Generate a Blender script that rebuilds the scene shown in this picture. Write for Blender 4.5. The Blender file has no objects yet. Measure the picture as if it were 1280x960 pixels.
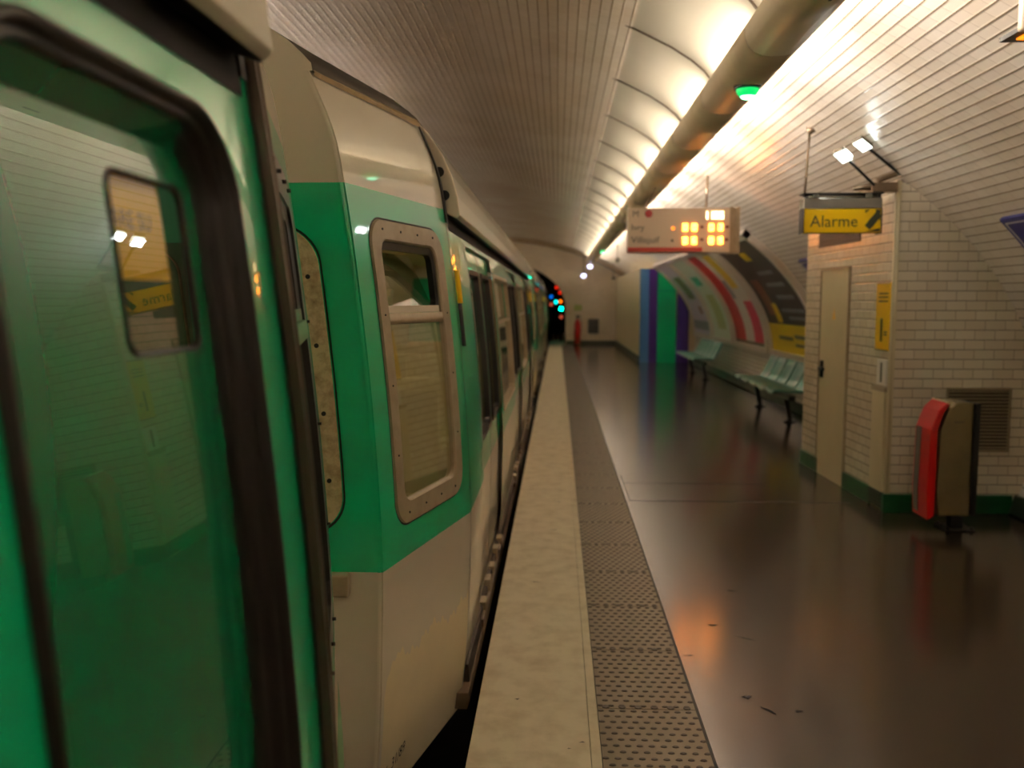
import bpy, math, random
from mathutils import Vector, Matrix
random.seed(7)
S = bpy.context.scene
COL = S.collection
PI = math.pi

# ------------------------------------------------------------------ camera, world, exposure
cam = bpy.data.cameras.new('camera'); co = bpy.data.objects.new('camera', cam); COL.objects.link(co)
co.location = (0, 0, 1.65)
co.rotation_euler = (math.radians(90 - 5.353), 0, math.radians(2.927))
cam.sensor_width = 36; cam.lens = 1110 / 1280 * 36; cam.clip_start = .02; cam.clip_end = 300
cam.dof.use_dof = True; cam.dof.focus_distance = 2.7; cam.dof.aperture_fstop = 2.4
S.camera = co
w = bpy.data.worlds.new('world'); S.world = w; w.use_nodes = True
w.node_tree.nodes['Background'].inputs[0].default_value = (.02, .016, .012, 1)
w.node_tree.nodes['Background'].inputs[1].default_value = .25
S.view_settings.view_transform = 'Standard'; S.view_settings.look = 'None'
S.view_settings.gamma = 1; S.view_settings.use_curve_mapping = False
S.view_settings.exposure = 0.5
S.cycles.max_bounces = 8; S.cycles.diffuse_bounces = 5; S.cycles.glossy_bounces = 4
S.cycles.transparent_max_bounces = 12; S.cycles.use_denoising = True
S.cycles.sample_clamp_indirect = 6; S.cycles.blur_glossy = .6
TUBE_W = 9.0        # watts of each shelf lamp that lights the reflectors
WASH_W = 18.0         # watts of each lamp that washes the vault beside the duct
FAR_W = 215.0         # watts of each unseen fill lamp added over the opposite platform
TUBE_C = (1.0, .835, .70)

# ------------------------------------------------------------------ materials
def lin(c):
    f = lambda v: (v / 255) / 12.92 if v / 255 <= .04045 else ((v / 255 + .055) / 1.055) ** 2.4
    return (f(c[0]), f(c[1]), f(c[2]), 1)

def mat(name, c, rough=.5, metal=0, ior=1.5, coat=0, noise=0, nscale=6, bump=0, emit=None, estr=0, rvar=0, ncol=None, coatrough=.03):
    m = bpy.data.materials.new(name); m.use_nodes = True
    nt = m.node_tree; N = nt.nodes; L = nt.links; b = N['Principled BSDF']
    b.inputs['Base Color'].default_value = lin(c); b.inputs['Roughness'].default_value = rough
    b.inputs['Metallic'].default_value = metal; b.inputs['IOR'].default_value = ior
    b.inputs['Coat Weight'].default_value = coat; b.inputs['Coat Roughness'].default_value = coatrough
    if emit:
        b.inputs['Emission Color'].default_value = lin(emit); b.inputs['Emission Strength'].default_value = estr
    if noise or bump or rvar:
        tc = N.new('ShaderNodeTexCoord'); n = N.new('ShaderNodeTexNoise')
        n.inputs['Scale'].default_value = nscale; n.inputs['Detail'].default_value = 7; n.inputs['Roughness'].default_value = .6
        L.new(tc.outputs['Object'], n.inputs['Vector'])
    if noise:
        mx = N.new('ShaderNodeMixRGB'); mx.inputs[1].default_value = lin(c)
        mx.inputs[2].default_value = lin(ncol or tuple(v * .6 for v in c))
        r = N.new('ShaderNodeMapRange'); r.inputs[1].default_value = .42; r.inputs[2].default_value = .72
        r.inputs[4].default_value = noise
        L.new(n.outputs['Fac'], r.inputs[0]); L.new(r.outputs[0], mx.inputs[0]); L.new(mx.outputs[0], b.inputs['Base Color'])
    if rvar:
        r2 = N.new('ShaderNodeMapRange'); r2.inputs[3].default_value = rough; r2.inputs[4].default_value = rough + rvar
        L.new(n.outputs['Fac'], r2.inputs[0]); L.new(r2.outputs[0], b.inputs['Roughness'])
    if bump:
        bp = N.new('ShaderNodeBump'); bp.inputs['Strength'].default_value = bump; bp.inputs['Distance'].default_value = .01
        L.new(n.outputs['Fac'], bp.inputs['Height']); L.new(bp.outputs[0], b.inputs['Normal'])
    return m

def tile_mat(name, c1, c2, mortar, rough=.16, bw=.15, rh=.075, ms=.012, bump=.5, patchy=.4, vj=.2):
    """glazed bevelled metro tiles, laid in running bond along the UV (metres)"""
    m = bpy.data.materials.new(name); m.use_nodes = True
    nt = m.node_tree; N = nt.nodes; L = nt.links; b = N['Principled BSDF']
    uv = N.new('ShaderNodeUVMap'); uv.uv_map = 'UVMap'
    def brick(width, msz, smooth, c1_, c2_, mo):
        br = N.new('ShaderNodeTexBrick'); L.new(uv.outputs[0], br.inputs['Vector']); br.offset = .5
        br.inputs['Scale'].default_value = 1; br.inputs['Brick Width'].default_value = width; br.inputs['Row Height'].default_value = rh
        br.inputs['Mortar Size'].default_value = msz; br.inputs['Mortar Smooth'].default_value = smooth
        br.inputs['Color1'].default_value = c1_; br.inputs['Color2'].default_value = c2_; br.inputs['Mortar'].default_value = mo
        return br
    full = brick(bw, ms * .3, .3, lin(c1), lin(c2), lin(tuple(a_ * (1 - vj) + b_ * vj for a_, b_ in zip(c1, mortar))))
    rows = brick(200, ms * .42, .5, (1, 1, 1, 1), (1, 1, 1, 1), tuple(v / u for v, u in zip(lin(mortar), lin(c1)))[:3] + (1,))
    br = N.new('ShaderNodeMixRGB'); br.blend_type = 'MULTIPLY'; br.inputs[0].default_value = 1
    L.new(full.outputs['Color'], br.inputs[1]); L.new(rows.outputs['Color'], br.inputs[2])
    n = N.new('ShaderNodeTexNoise'); n.inputs['Scale'].default_value = .9; n.inputs['Detail'].default_value = 5
    L.new(uv.outputs[0], n.inputs['Vector'])
    mx = N.new('ShaderNodeMixRGB'); mx.blend_type = 'MULTIPLY'; mx.inputs[2].default_value = lin((225, 212, 190))
    r = N.new('ShaderNodeMapRange'); r.inputs[1].default_value = .4; r.inputs[2].default_value = .65; r.inputs[4].default_value = patchy
    L.new(n.outputs['Fac'], r.inputs[0]); L.new(r.outputs[0], mx.inputs[0]); L.new(br.outputs[0], mx.inputs[1])
    L.new(mx.outputs[0], b.inputs['Base Color'])
    r1 = brick(200, ms, 1, (1, 1, 1, 1), (1, 1, 1, 1), (0, 0, 0, 1)); r2 = brick(bw, ms * .6, 1, (1, 1, 1, 1), (.94, .94, .94, 1), (.7, .7, .7, 1))
    mu = N.new('ShaderNodeMixRGB'); mu.blend_type = 'MULTIPLY'; mu.inputs[0].default_value = 1
    L.new(r1.outputs['Color'], mu.inputs[1]); L.new(r2.outputs['Color'], mu.inputs[2])
    bp = N.new('ShaderNodeBump'); bp.inputs['Strength'].default_value = bump; bp.inputs['Distance'].default_value = .008
    L.new(mu.outputs[0], bp.inputs['Height']); L.new(bp.outputs[0], b.inputs['Normal'])
    b.inputs['Roughness'].default_value = rough
    return m

def glass_mat(name, tint, ior, rough=.01, haze=None, hz=0):
    m = bpy.data.materials.new(name); m.use_nodes = True
    nt = m.node_tree; N = nt.nodes; L = nt.links
    N.remove(N['Principled BSDF']); o = N['Material Output']
    t = N.new('ShaderNodeBsdfTransparent'); t.inputs[0].default_value = (*tint, 1)
    g = N.new('ShaderNodeBsdfGlossy'); g.inputs['Roughness'].default_value = rough; g.inputs[0].default_value = (1, 1, 1, 1)
    f0 = ((ior - 1) / (ior + 1)) ** 2
    lw = N.new('ShaderNodeLayerWeight'); lw.inputs[0].default_value = .5      # two-sided Schlick curve
    pw = N.new('ShaderNodeMath'); pw.operation = 'POWER'; pw.inputs[1].default_value = 3.2; L.new(lw.outputs['Facing'], pw.inputs[0])
    fr = N.new('ShaderNodeMath'); fr.operation = 'MULTIPLY_ADD'; fr.inputs[1].default_value = 1 - f0; fr.inputs[2].default_value = f0; L.new(pw.outputs[0], fr.inputs[0])
    mx = N.new('ShaderNodeMixShader'); L.new(fr.outputs[0], mx.inputs[0]); L.new(g.outputs[0], mx.inputs[2])
    if haze:
        d = N.new('ShaderNodeBsdfDiffuse'); d.inputs[0].default_value = lin(haze)
        m2 = N.new('ShaderNodeMixShader'); m2.inputs[0].default_value = hz
        L.new(t.outputs[0], m2.inputs[1]); L.new(d.outputs[0], m2.inputs[2]); L.new(m2.outputs[0], mx.inputs[1])
    else:
        L.new(t.outputs[0], mx.inputs[1])
    L.new(mx.outputs[0], o.inputs['Surface'])
    return m

M = {
 'vault': tile_mat('vault_tiles', (234, 227, 216), (228, 220, 207), (146, 128, 104), rough=.2, bump=.3),
 'booth': tile_mat('booth_tiles', (236, 228, 208), (226, 216, 194), (146, 128, 102), rough=.22, ms=.009, bump=.3, bw=.15, vj=.75),
 'endwall': tile_mat('end_wall_tiles', (226, 214, 190), (218, 206, 182), (150, 132, 104), rough=.3, bump=.2),
 'floor': mat('polished_dark_floor', (60, 50, 40), rough=.17, ior=1.55, noise=.6, nscale=14, ncol=(50, 41, 33)),
 'stone': mat('pale_edge_stone', (226, 216, 190), rough=.6, noise=.6, nscale=8, bump=.15, ncol=(184, 168, 134)),
 'plate': mat('tactile_plate', (132, 118, 96), rough=.42, noise=.4, nscale=9, ncol=(104, 92, 74)),
 'stud': mat('tactile_stud', (66, 56, 44), rough=.5),
 'plinth': mat('green_plinth', (20, 78, 40), rough=.3, noise=.4, nscale=12),
 'plinthdark': mat('dark_plinth', (44, 52, 34), rough=.4, noise=.4, nscale=8),
 'green': mat('green_paint', (0, 178, 122), rough=.28, coat=.7, coatrough=.025, noise=.2, nscale=2.5, ncol=(0, 164, 110)),
 'leafgreen': mat('green_door_paint', (0, 122, 76), rough=.22, ior=1.85, coat=1, coatrough=.012),
 'white': mat('cream_paint', (226, 216, 196), rough=.3, coat=.8, coatrough=.04, noise=.25, nscale=2.2, ncol=(212, 198, 172)),
 'dirty': mat('dusty_cream_paint', (226, 212, 176), rough=.75, noise=.3, nscale=7, ncol=(212, 198, 164)),
 'rubber': mat('black_rubber', (26, 21, 19), rough=.38, ior=1.5),
 'black': mat('black_steel', (20, 20, 20), rough=.4),
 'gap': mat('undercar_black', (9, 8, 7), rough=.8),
 'poststeel': mat('post_steel', (104, 90, 80), rough=.3, metal=.6), 'skirt': mat('skirt_brown', (112, 90, 70), rough=.6, noise=.5, nscale=12),
 'notice': mat('yellow_notice', (255, 214, 0), rough=.6), 'clearpane': glass_mat('near_pane', (.97, .97, .96), 1.95),
 'steel': mat('brushed_steel', (150, 132, 112), rough=.3, metal=.9, noise=.3, nscale=14),
 'beige': mat('beige_frame', (168, 152, 126), rough=.45, metal=.15, noise=.45, nscale=14, ncol=(134, 114, 86), bump=.1),
 'rust': mat('weathered_beige', (206, 184, 146), rough=.55, noise=.8, nscale=26, ncol=(128, 98, 68), bump=.15),
 'roof': mat('dark_roof', (58, 46, 34), rough=.7, noise=.5, nscale=5),
 'gutter': mat('yellowed_gutter', (160, 132, 82), rough=.5, noise=.7, nscale=9, ncol=(92, 70, 42)),
 'reflector': mat('reflector_enamel', (198, 194, 178), rough=.3, ior=1.5, noise=.15, nscale=.8),
 'rib': mat('reflector_joint', (74, 62, 46), rough=.6),
 'duct': mat('duct_metal', (232, 218, 184), rough=.4, metal=0, noise=.25, nscale=2),
 'cream': mat('cream_door', (214, 202, 166), rough=.35, noise=.3, nscale=3, ncol=(196, 182, 144)),
 'yellow': mat('yellow_enamel', (238, 190, 0), rough=.3),
 'dtext': mat('dark_lettering', (52, 54, 30), rough=.5),
 'ink': mat('black_ink', (24, 22, 20), rough=.6),
 'signgrey': mat('sign_housing', (150, 146, 136), rough=.22, metal=.7),
 'red': mat('red_enamel', (190, 4, 6), rough=.3),
 'callbody': mat('brushed_call_point_steel', (150, 136, 100), rough=.4, metal=.75, noise=.3, nscale=5),
 'louvre': mat('louvre_metal', (150, 136, 108), rough=.4, metal=.3),
 'louvredark': mat('vent_dark', (66, 54, 42), rough=.6),
 'bench': mat('teal_seat', (88, 146, 130), rough=.3, coat=.4),
 'blue': mat('navy_enamel', (36, 34, 112), rough=.35),
 'whiteink': mat('white_enamel', (226, 222, 214), rough=.4),
 'posterframe': mat('poster_frame', (222, 210, 196), rough=.3, coat=.3),
 'p_dark': mat('poster_dark', (60, 44, 40), rough=.4), 'p_yellow': mat('poster_yellow', (226, 196, 0), rough=.4),
 'p_red': mat('poster_red', (196, 34, 34), rough=.4), 'p_pink': mat('poster_pink', (206, 20, 70), rough=.4),
 'p_white': mat('poster_white', (220, 214, 204), rough=.4), 'p_grey': mat('poster_grey', (128, 132, 140), rough=.4),
 'p_lime': mat('poster_lime', (170, 184, 110), rough=.4), 'p_teal': mat('poster_teal', (0, 160, 120), rough=.4),
 'p_olive': mat('poster_olive', (98, 96, 58), rough=.4), 'p_brown': mat('poster_brown', (134, 78, 50), rough=.4),
 'p_pale': mat('poster_pale', (206, 216, 196), rough=.4), 'p_lilac': mat('poster_lilac', (206, 196, 212), rough=.4),
 'skyblue': mat('light_blue_panel', (80, 140, 204), rough=.3), 'purple': mat('purple_panel', (66, 32, 128), rough=.3),
 'turq': mat('turquoise_panel', (0, 196, 130), rough=.3),
 'display': mat('display_casing', (222, 206, 186), rough=.35), 'dispred': mat('display_red_strip', (190, 70, 58), rough=.4),
 'maroon': mat('maroon_disc', (150, 40, 46), rough=.4),
 'led': mat('led_amber', (40, 20, 0), emit=(255, 140, 40), estr=24), 'ledwhite': mat('led_clock', (40, 40, 30), emit=(255, 214, 150), estr=6),
 'leddot': mat('led_dot', (40, 20, 0), emit=(255, 130, 20), estr=1.6), 'ledred': mat('led_unlit', (110, 40, 30), rough=.4),
 'tube': mat('fluorescent_tube', (255, 255, 255), emit=(255, 236, 206), estr=9),
 'flood': mat('flood_lens', (255, 255, 255), emit=(236, 255, 244), estr=3.5),
 'glow_green': mat('green_lens', (0, 120, 60), emit=(10, 190, 90), estr=1.2), 'glow_core': mat('green_core', (200, 255, 220), emit=(150, 255, 200), estr=6), 'glow_white': mat('white_lens', (200, 200, 220), emit=(220, 220, 255), estr=3),
 's_green': mat('signal_green', (0, 60, 40), emit=(0, 255, 190), estr=14), 's_cyan': mat('signal_cyan', (0, 60, 60), emit=(0, 205, 190), estr=3.5),
 's_blue': mat('signal_blue', (0, 30, 80), emit=(0, 90, 190), estr=1.4), 's_orange': mat('signal_orange', (80, 30, 0), emit=(255, 110, 10), estr=2),
 's_red': mat('signal_red', (80, 10, 0), emit=(255, 40, 10), estr=.9), 's_dim': mat('signal_dim', (80, 20, 10), emit=(220, 90, 60), estr=.6),
 'glass': glass_mat('car_window_glass', (.8, .78, .7), 2.2, haze=(200, 190, 150), hz=.08),
 'glassdusty': glass_mat('dusty_car_glass', (.7, .68, .6), 2.3, haze=(214, 204, 160), hz=.3),
 'darkglass': glass_mat('door_glass', (.5, .5, .48), 2.1),
 'interior': mat('car_interior', (196, 184, 140), rough=.45), 'intdark': mat('car_floor', (66, 58, 50), rough=.6),
 'seat': mat('car_seat', (182, 172, 96), rough=.5), 'pole': mat('car_pole', (190, 186, 176), rough=.25, metal=.8),
 'ballast': mat('track_bed', (38, 32, 27), rough=.9, noise=.6, nscale=8, bump=.6), 'rail': mat('rail_steel', (96, 84, 74), rough=.35, metal=.8),
 'tunnel': mat('tunnel_black', (16, 14, 12), rough=.9),  # even near-black lining
 'concrete': mat('platform_nose', (90, 80, 64), rough=.8, noise=.4, nscale=6),
 'extred': mat('extinguisher_red', (170, 22, 20), rough=.3), 'ventgrey': mat('vent_grey', (92, 88, 80), rough=.5),
 'flap': mat('pale_green_flap', (150, 190, 150), rough=.35, coat=.5),
}

# ------------------------------------------------------------------ mesh builder
class MB:
    def __init__(s): s.v = []; s.f = []; s.m = []; s.u = []; s.sm = []
    def vert(s, p): s.v.append(tuple(p)); return len(s.v) - 1
    def face(s, idx, m=0, uv=None, smooth=False):
        s.f.append(tuple(idx)); s.m.append(m); s.u.append(uv); s.sm.append(smooth)
    def poly(s, pts, m=0, uv=None): s.face([s.vert(p) for p in pts], m, uv)
    def box(s, x0, x1, y0, y1, z0, z1, m=0, uv=False):
        p = [(x, y, z) for z in (z0, z1) for y in (y0, y1) for x in (x0, x1)]
        for q in ((0, 2, 3, 1), (4, 5, 7, 6), (0, 1, 5, 4), (2, 6, 7, 3), (0, 4, 6, 2), (1, 3, 7, 5)):
            pts = [p[i] for i in q]
            s.poly(pts, m)
    def obox(s, c, ax, ay, az, m=0):
        c = Vector(c); ax, ay, az = Vector(ax), Vector(ay), Vector(az)
        p = [c + ax * i + ay * j + az * k for k in (-1, 1) for j in (-1, 1) for i in (-1, 1)]
        for q in ((0, 2, 3, 1), (4, 5, 7, 6), (0, 1, 5, 4), (2, 6, 7, 3), (0, 4, 6, 2), (1, 3, 7, 5)):
            s.poly([p[i] for i in q], m)
    def grid(s, fn, us, vs, m=0, uvs=None, smooth=True, flip=False):
        ids = [[s.vert(fn(u, v)) for v in vs] for u in us]
        for i in range(len(us) - 1):
            for j in range(len(vs) - 1):
                q = [ids[i][j], ids[i + 1][j], ids[i + 1][j + 1], ids[i][j + 1]]
                t = None
                if uvs: t = [uvs(us[a], vs[b]) for a, b in ((i, j), (i + 1, j), (i + 1, j + 1), (i, j + 1))]
                if flip: q.reverse(); t = t and t[::-1]
                s.face(q, m, t, smooth)
    def strip(s, A, B, m=0, close=True, smooth=False):
        ia = [s.vert(p) for p in A]; ib = [s.vert(p) for p in B]; n = len(A)
        for i in range(n if close else n - 1):
            j = (i + 1) % n; s.face([ia[i], ia[j], ib[j], ib[i]], m, None, smooth)
    def cyl(s, a, b, r, r2=None, n=16, m=0, caps=True):
        a, b = Vector(a), Vector(b); r2 = r if r2 is None else r2
        d = (b - a).normalized(); t = d.orthogonal().normalized(); k = d.cross(t)
        A = [a + (t * math.cos(2 * PI * i / n) + k * math.sin(2 * PI * i / n)) * r for i in range(n)]
        B = [b + (t * math.cos(2 * PI * i / n) + k * math.sin(2 * PI * i / n)) * r2 for i in range(n)]
        s.strip(A, B, m, True, True)
        if caps: s.poly(A[::-1], m); s.poly(B, m)
    def tube(s, pts, r, n=10, m=0):
        for a, b in zip(pts, pts[1:]): s.cyl(a, b, r, None, n, m)
    def dome(s, c, r, h, axis=(0, 0, -1), n=16, k=5, m=0):
        c = Vector(c); d = Vector(axis).normalized(); t = d.orthogonal().normalized(); q = d.cross(t)
        prev = None
        for j in range(k + 1):
            a = PI / 2 * j / k; rr = max(r * math.cos(a), 1e-4); hh = h * math.sin(a)
            cur = [c + d * hh + (t * math.cos(2 * PI * i / n) + q * math.sin(2 * PI * i / n)) * rr for i in range(n)]
            if prev: s.strip(prev, cur, m, True, True)
            prev = cur
    def prism(s, prof, fn0, fn1, m=0, smooth=False):
        A = [fn0(p) for p in prof]; B = [fn1(p) for p in prof]
        s.strip(A, B, m, True, smooth); s.poly(A[::-1], m); s.poly(B, m)
    def build(s, name, mats, parent=None, bevel=0, seg=2, merge=True, recalc=True):
        me = bpy.data.meshes.new(name); me.from_pydata(s.v, [], s.f)
        if not isinstance(mats, (list, tuple)): mats = [mats]
        for mm in mats: me.materials.append(mm)
        for p, mi, sm in zip(me.polygons, s.m, s.sm): p.material_index = mi; p.use_smooth = sm
        if any(u for u in s.u):
            ul = me.uv_layers.new(name='UVMap')
            for p, u in zip(me.polygons, s.u):
                if u:
                    for li, t in zip(p.loop_indices, u): ul.data[li].uv = t
        if merge:
            import bmesh
            b = bmesh.new(); b.from_mesh(me); bmesh.ops.remove_doubles(b, verts=b.verts, dist=1e-5)
            if recalc and not any(u for u in s.u): bmesh.ops.recalc_face_normals(b, faces=b.faces)
            b.to_mesh(me); b.free()
        me.update()
        o = bpy.data.objects.new(name, me); COL.objects.link(o)
        if parent is not None: o.parent = parent; o.matrix_parent_inverse = inv(parent)
        if bevel:
            bv = o.modifiers.new('bevel', 'BEVEL'); bv.width = bevel; bv.segments = seg; bv.limit_method = 'ANGLE'; bv.angle_limit = math.radians(40)
        return o

def inv(p):
    """things carry a location, their parts sit at the identity: undo the thing's own offset"""
    from mathutils import Matrix
    return Matrix.Identity(4) if p.parent is not None else Matrix.Translation(-p.location)

def tag(o, label=None, cat=None, group=None, kind=None):
    if label: o['label'] = label
    if cat: o['category'] = cat
    if group: o['group'] = group
    if kind: o['kind'] = kind
    return o
def thing(name, label, cat, loc=(0, 0, 0), group=None):
    o = bpy.data.objects.new(name, None); COL.objects.link(o); o.location = loc; o.empty_display_size = .1
    return tag(o, label, cat, group)
def struct(o): o['kind'] = 'structure'; return o
def copy_tree(o, parent=None):
    c = o.copy(); COL.objects.link(c)
    if parent is not None: c.parent = parent; c.matrix_parent_inverse = o.matrix_parent_inverse.copy()
    for ch in list(o.children): copy_tree(ch, c)
    return c

def text_into(mb, s, size, fn, m=0, align='LEFT', extr=0):
    cu = bpy.data.curves.new('t', 'FONT'); cu.body = s; cu.size = size; cu.align_x = align; cu.resolution_u = 2
    ob = bpy.data.objects.new('t', cu); COL.objects.link(ob)
    me = bpy.data.meshes.new_from_object(ob)
    base = len(mb.v)
    for v in me.vertices: mb.vert(fn(v.co.x, v.co.y))
    for p in me.polygons: mb.face([base + i for i in p.vertices], m)
    bpy.data.objects.remove(ob); bpy.data.curves.remove(cu); bpy.data.meshes.remove(me)

def interp(z, zs, xs):
    if z <= zs[0]: return xs[0]
    for a, b, p, q in zip(zs, zs[1:], xs, xs[1:]):
        if z <= b: return p + (q - p) * (z - a) / (b - a)
    return xs[-1]

# ------------------------------------------------------------------ vault and shell
VA, VB, VX, VZ = 6.6, 3.3, -2.9, .75
Y0, Y1 = -9.0, 33.6
NT = 720
th0 = -math.asin(VZ / VB)
_arc = []; _l = 0; _pp = None
for i in range(NT + 1):
    t = th0 + (PI - 2 * th0) * i / NT
    p = (VX + VA * math.cos(t), VZ + VB * math.sin(t))
    if _pp: _l += math.hypot(p[0] - _pp[0], p[1] - _pp[1])
    _arc.append(_l); _pp = p
def vpt(sarc, y, off=0.):
    """point on the vault, sarc metres up from the platform edge of the right wall, off metres in front of it"""
    lo, hi = 0, NT
    while hi - lo > 1:
        mid = (lo + hi) // 2
        if _arc[mid] <= sarc: lo = mid
        else: hi = mid
    f = (sarc - _arc[lo]) / (_arc[hi] - _arc[lo]); t = th0 + (PI - 2 * th0) * (lo + f) / NT
    n = Vector((math.cos(t) / VA, 0, math.sin(t) / VB)).normalized()
    return Vector((VX + VA * math.cos(t), y, VZ + VB * math.sin(t))) - n * off
def s_of_z(z):
    t = math.asin((z - VZ) / VB); return _arc[min(NT, max(0, round((t - th0) / (PI - 2 * th0) * NT)))]
def vx(z): return VX + VA * math.sqrt(1 - ((z - VZ) / VB) ** 2)

TOT = _arc[-1]
mb = MB()
ss = [TOT * i / 96 for i in range(97)]
mb.grid(lambda y, s_: vpt(s_, y), [Y0, 0, 8, 16, 24, Y1], ss, uvs=lambda y, s_: (y, s_))
vault = struct(mb.build('ceiling', M['vault'])); vault['label'] = 'long elliptical vault of bevelled cream tiles over tracks and platform'
# end wall with the tunnel mouth
mb = MB()
TA, TB, TZ = 3.2, 1.86, 1.4
def vault_out(i, n):
    t = th0 + (PI - 2 * th0) * i / n; return (VX + VA * math.cos(t), VZ + VB * math.sin(t))
def mouth(i, n):
    # right foot, up, over the arch, down the left side
    k = i / n
    if k < .2: return (VX + TA, -1.0 + (TZ + 1.0) * k / .2)
    if k > .8: return (VX - TA, -1.0 + (TZ + 1.0) * (1 - k) / .2)
    t = PI * (k - .2) / .6; return (VX + TA * math.cos(t), TZ + TB * math.sin(t))
n = 60
O_ = [vault_out(i, n) for i in range(n + 1)]; I_ = [mouth(i, n) for i in range(n + 1)]
O_[0] = (O_[0][0], -1.0); O_[-1] = (O_[-1][0], -1.0)
for i in range(n):
    q = [O_[i], O_[i + 1], I_[i + 1], I_[i]]
    mb.poly([(x, Y1, z) for x, z in q], 0, [(x, z) for x, z in q])
A = [(x, Y1, z) for x, z in I_]; B = [(x, Y1 + .4, z) for x, z in I_]
mb.strip(A, B, 0, close=False)
for f in range(len(mb.u)):
    if mb.u[f] is None: mb.u[f] = [(0, 0)] * 4
struct(mb.build('wall_far', M['endwall'], merge=False))
mb = MB()
W_ = [(VX + (x - VX) * 1.3, z if z < TZ else TZ + (z - TZ) * 1.4) for x, z in I_]
mb.strip([(x, Y1 + .4, z) for x, z in I_], [(x, Y1 + .41, z) for x, z in W_], 0, close=False)
mb.strip([(x, Y1 + .41, z) for x, z in W_], [(x, 62, z) for x, z in W_], 0, close=False, smooth=True)
mb.box(VX - TA * 1.3, VX + TA * 1.3, 61.8, 62, -1, 4.1)
struct(mb.build('wall_tunnel', M['tunnel'], merge=False))
mb = MB()
mb.poly([(x, Y0, z) for x, z in [vault_out(i, n) for i in range(n + 1)]], 0, [(x, z) for x, z in [vault_out(i, n) for i in range(n + 1)]])
struct(mb.build('wall_near', M['endwall'], merge=False))
# arch rib in front of the end wall
mb = MB()
sr = [TOT * i / 72 for i in range(73)]
mb.grid(lambda a, s_: vpt(s_, Y1 - .25 if a < 1.5 else Y1, .0 if a == 0 else .16), [0, 1, 2], sr, smooth=False)
struct(mb.build('trim_1', M['endwall'], merge=False))

# floors
EDGE = -.32
mb = MB()
mb.box(.57, 3.75, Y0, Y1, -.25, 0)
mb.box(EDGE, .57, Y0, Y1, -.25, -.012)
struct(mb.build('floor', M['floor']))
mb = MB()
mb.box(EDGE - .0, EDGE + .16, Y0, 45, -1.0, -.25); struct(mb.build('wall_platform_nose', M['concrete']))
mb = MB(); mb.box(-7.0, 3.6, Y0, 62, -1.2, -1.0); struct(mb.build('floor_track_bed', M['ballast']))
mb = MB(); mb.box(-9.3, -5.6, Y0, Y1, -1.0, 0); struct(mb.build('floor_opposite_platform', M['floor']))
for x, rl in ((-.88, 'steel rail under the train on the side of the near platform'), (-2.32, 'steel rail under the train on the far side from the platform'), (-3.5, 'steel rail of the second track, the one next to the train'), (-4.94, 'steel rail of the second track beside the opposite platform')):
    mb = MB(); mb.box(x - .035, x + .035, Y0, 61.8, -.86, -.82); mb.box(x - .012, x + .012, Y0, 61.8, -.98, -.86); mb.box(x - .07, x + .07, Y0, 61.8, -1.0, -.98)
    r_ = tag(mb.build('running_rail', M['rail']), rl, 'rail', 'running rails of the two tracks')
# pale kerb: stone slabs
mb = MB()
y = Y0
while y < Y1 - .1:
    L_ = 2.4; mb.box(EDGE, .1285, y + .0005, min(y + L_ - .0005, Y1), -.012, 0); mb.box(.13, .168, y + .002, min(y + L_ - .002, Y1), -.012, .001); y += L_
mb.box(EDGE, EDGE + .02, Y0, Y1, -.25, -.012)
mb.box(EDGE, VX + TA, Y1, 45, -.1, 0)
struct(mb.build('trim_2', M['stone'], bevel=.002, seg=1))
# tactile plates: one mesh, repeated
PL = .61
def plate_mesh():
    mb = MB(); mb.box(.171, .566, .002, PL - .002, -.012, .001, 0)
    nx, ny = 9, 13
    for j in range(ny):
        for i in range(nx):
            x = .171 + .395 * (i + .5 + (.25 if j % 2 else -.25)) / nx; yy = PL * (j + .5) / ny
            r = .0135; hh = .004
            b0 = [(x + r * math.cos(a * PI / 4), yy + .6 * r * math.sin(a * PI / 4) , .001) for a in range(8)]
            b1 = [(x + r * .75 * math.cos(a * PI / 4), yy + .45 * r * math.sin(a * PI / 4), .001 + hh) for a in range(8)]
            mb.strip(b0, b1, 1, True, True); mb.poly(b1, 1)
    for i in range(6):
        x = .171 + .395 * (i + .5) / 6
        mb.cyl((x, .014, .001), (x, .014, .0035), .015, .014, 12, 1)
    return mb
p0 = plate_mesh().build('tactile_plate', [M['plate'], M['stud']])
tag(p0, 'brown studded tactile plate set in the warning strip beside the pale platform edge', 'floor plate', 'studded tactile plates along the platform edge')
y = 3.486 - PL * 5
k = 0
while y < Y1 - PL:
    o = p0 if k == 0 else p0.copy()
    if k: COL.objects.link(o)
    o.location = (0, y, 0); y += PL; k += 1
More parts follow.
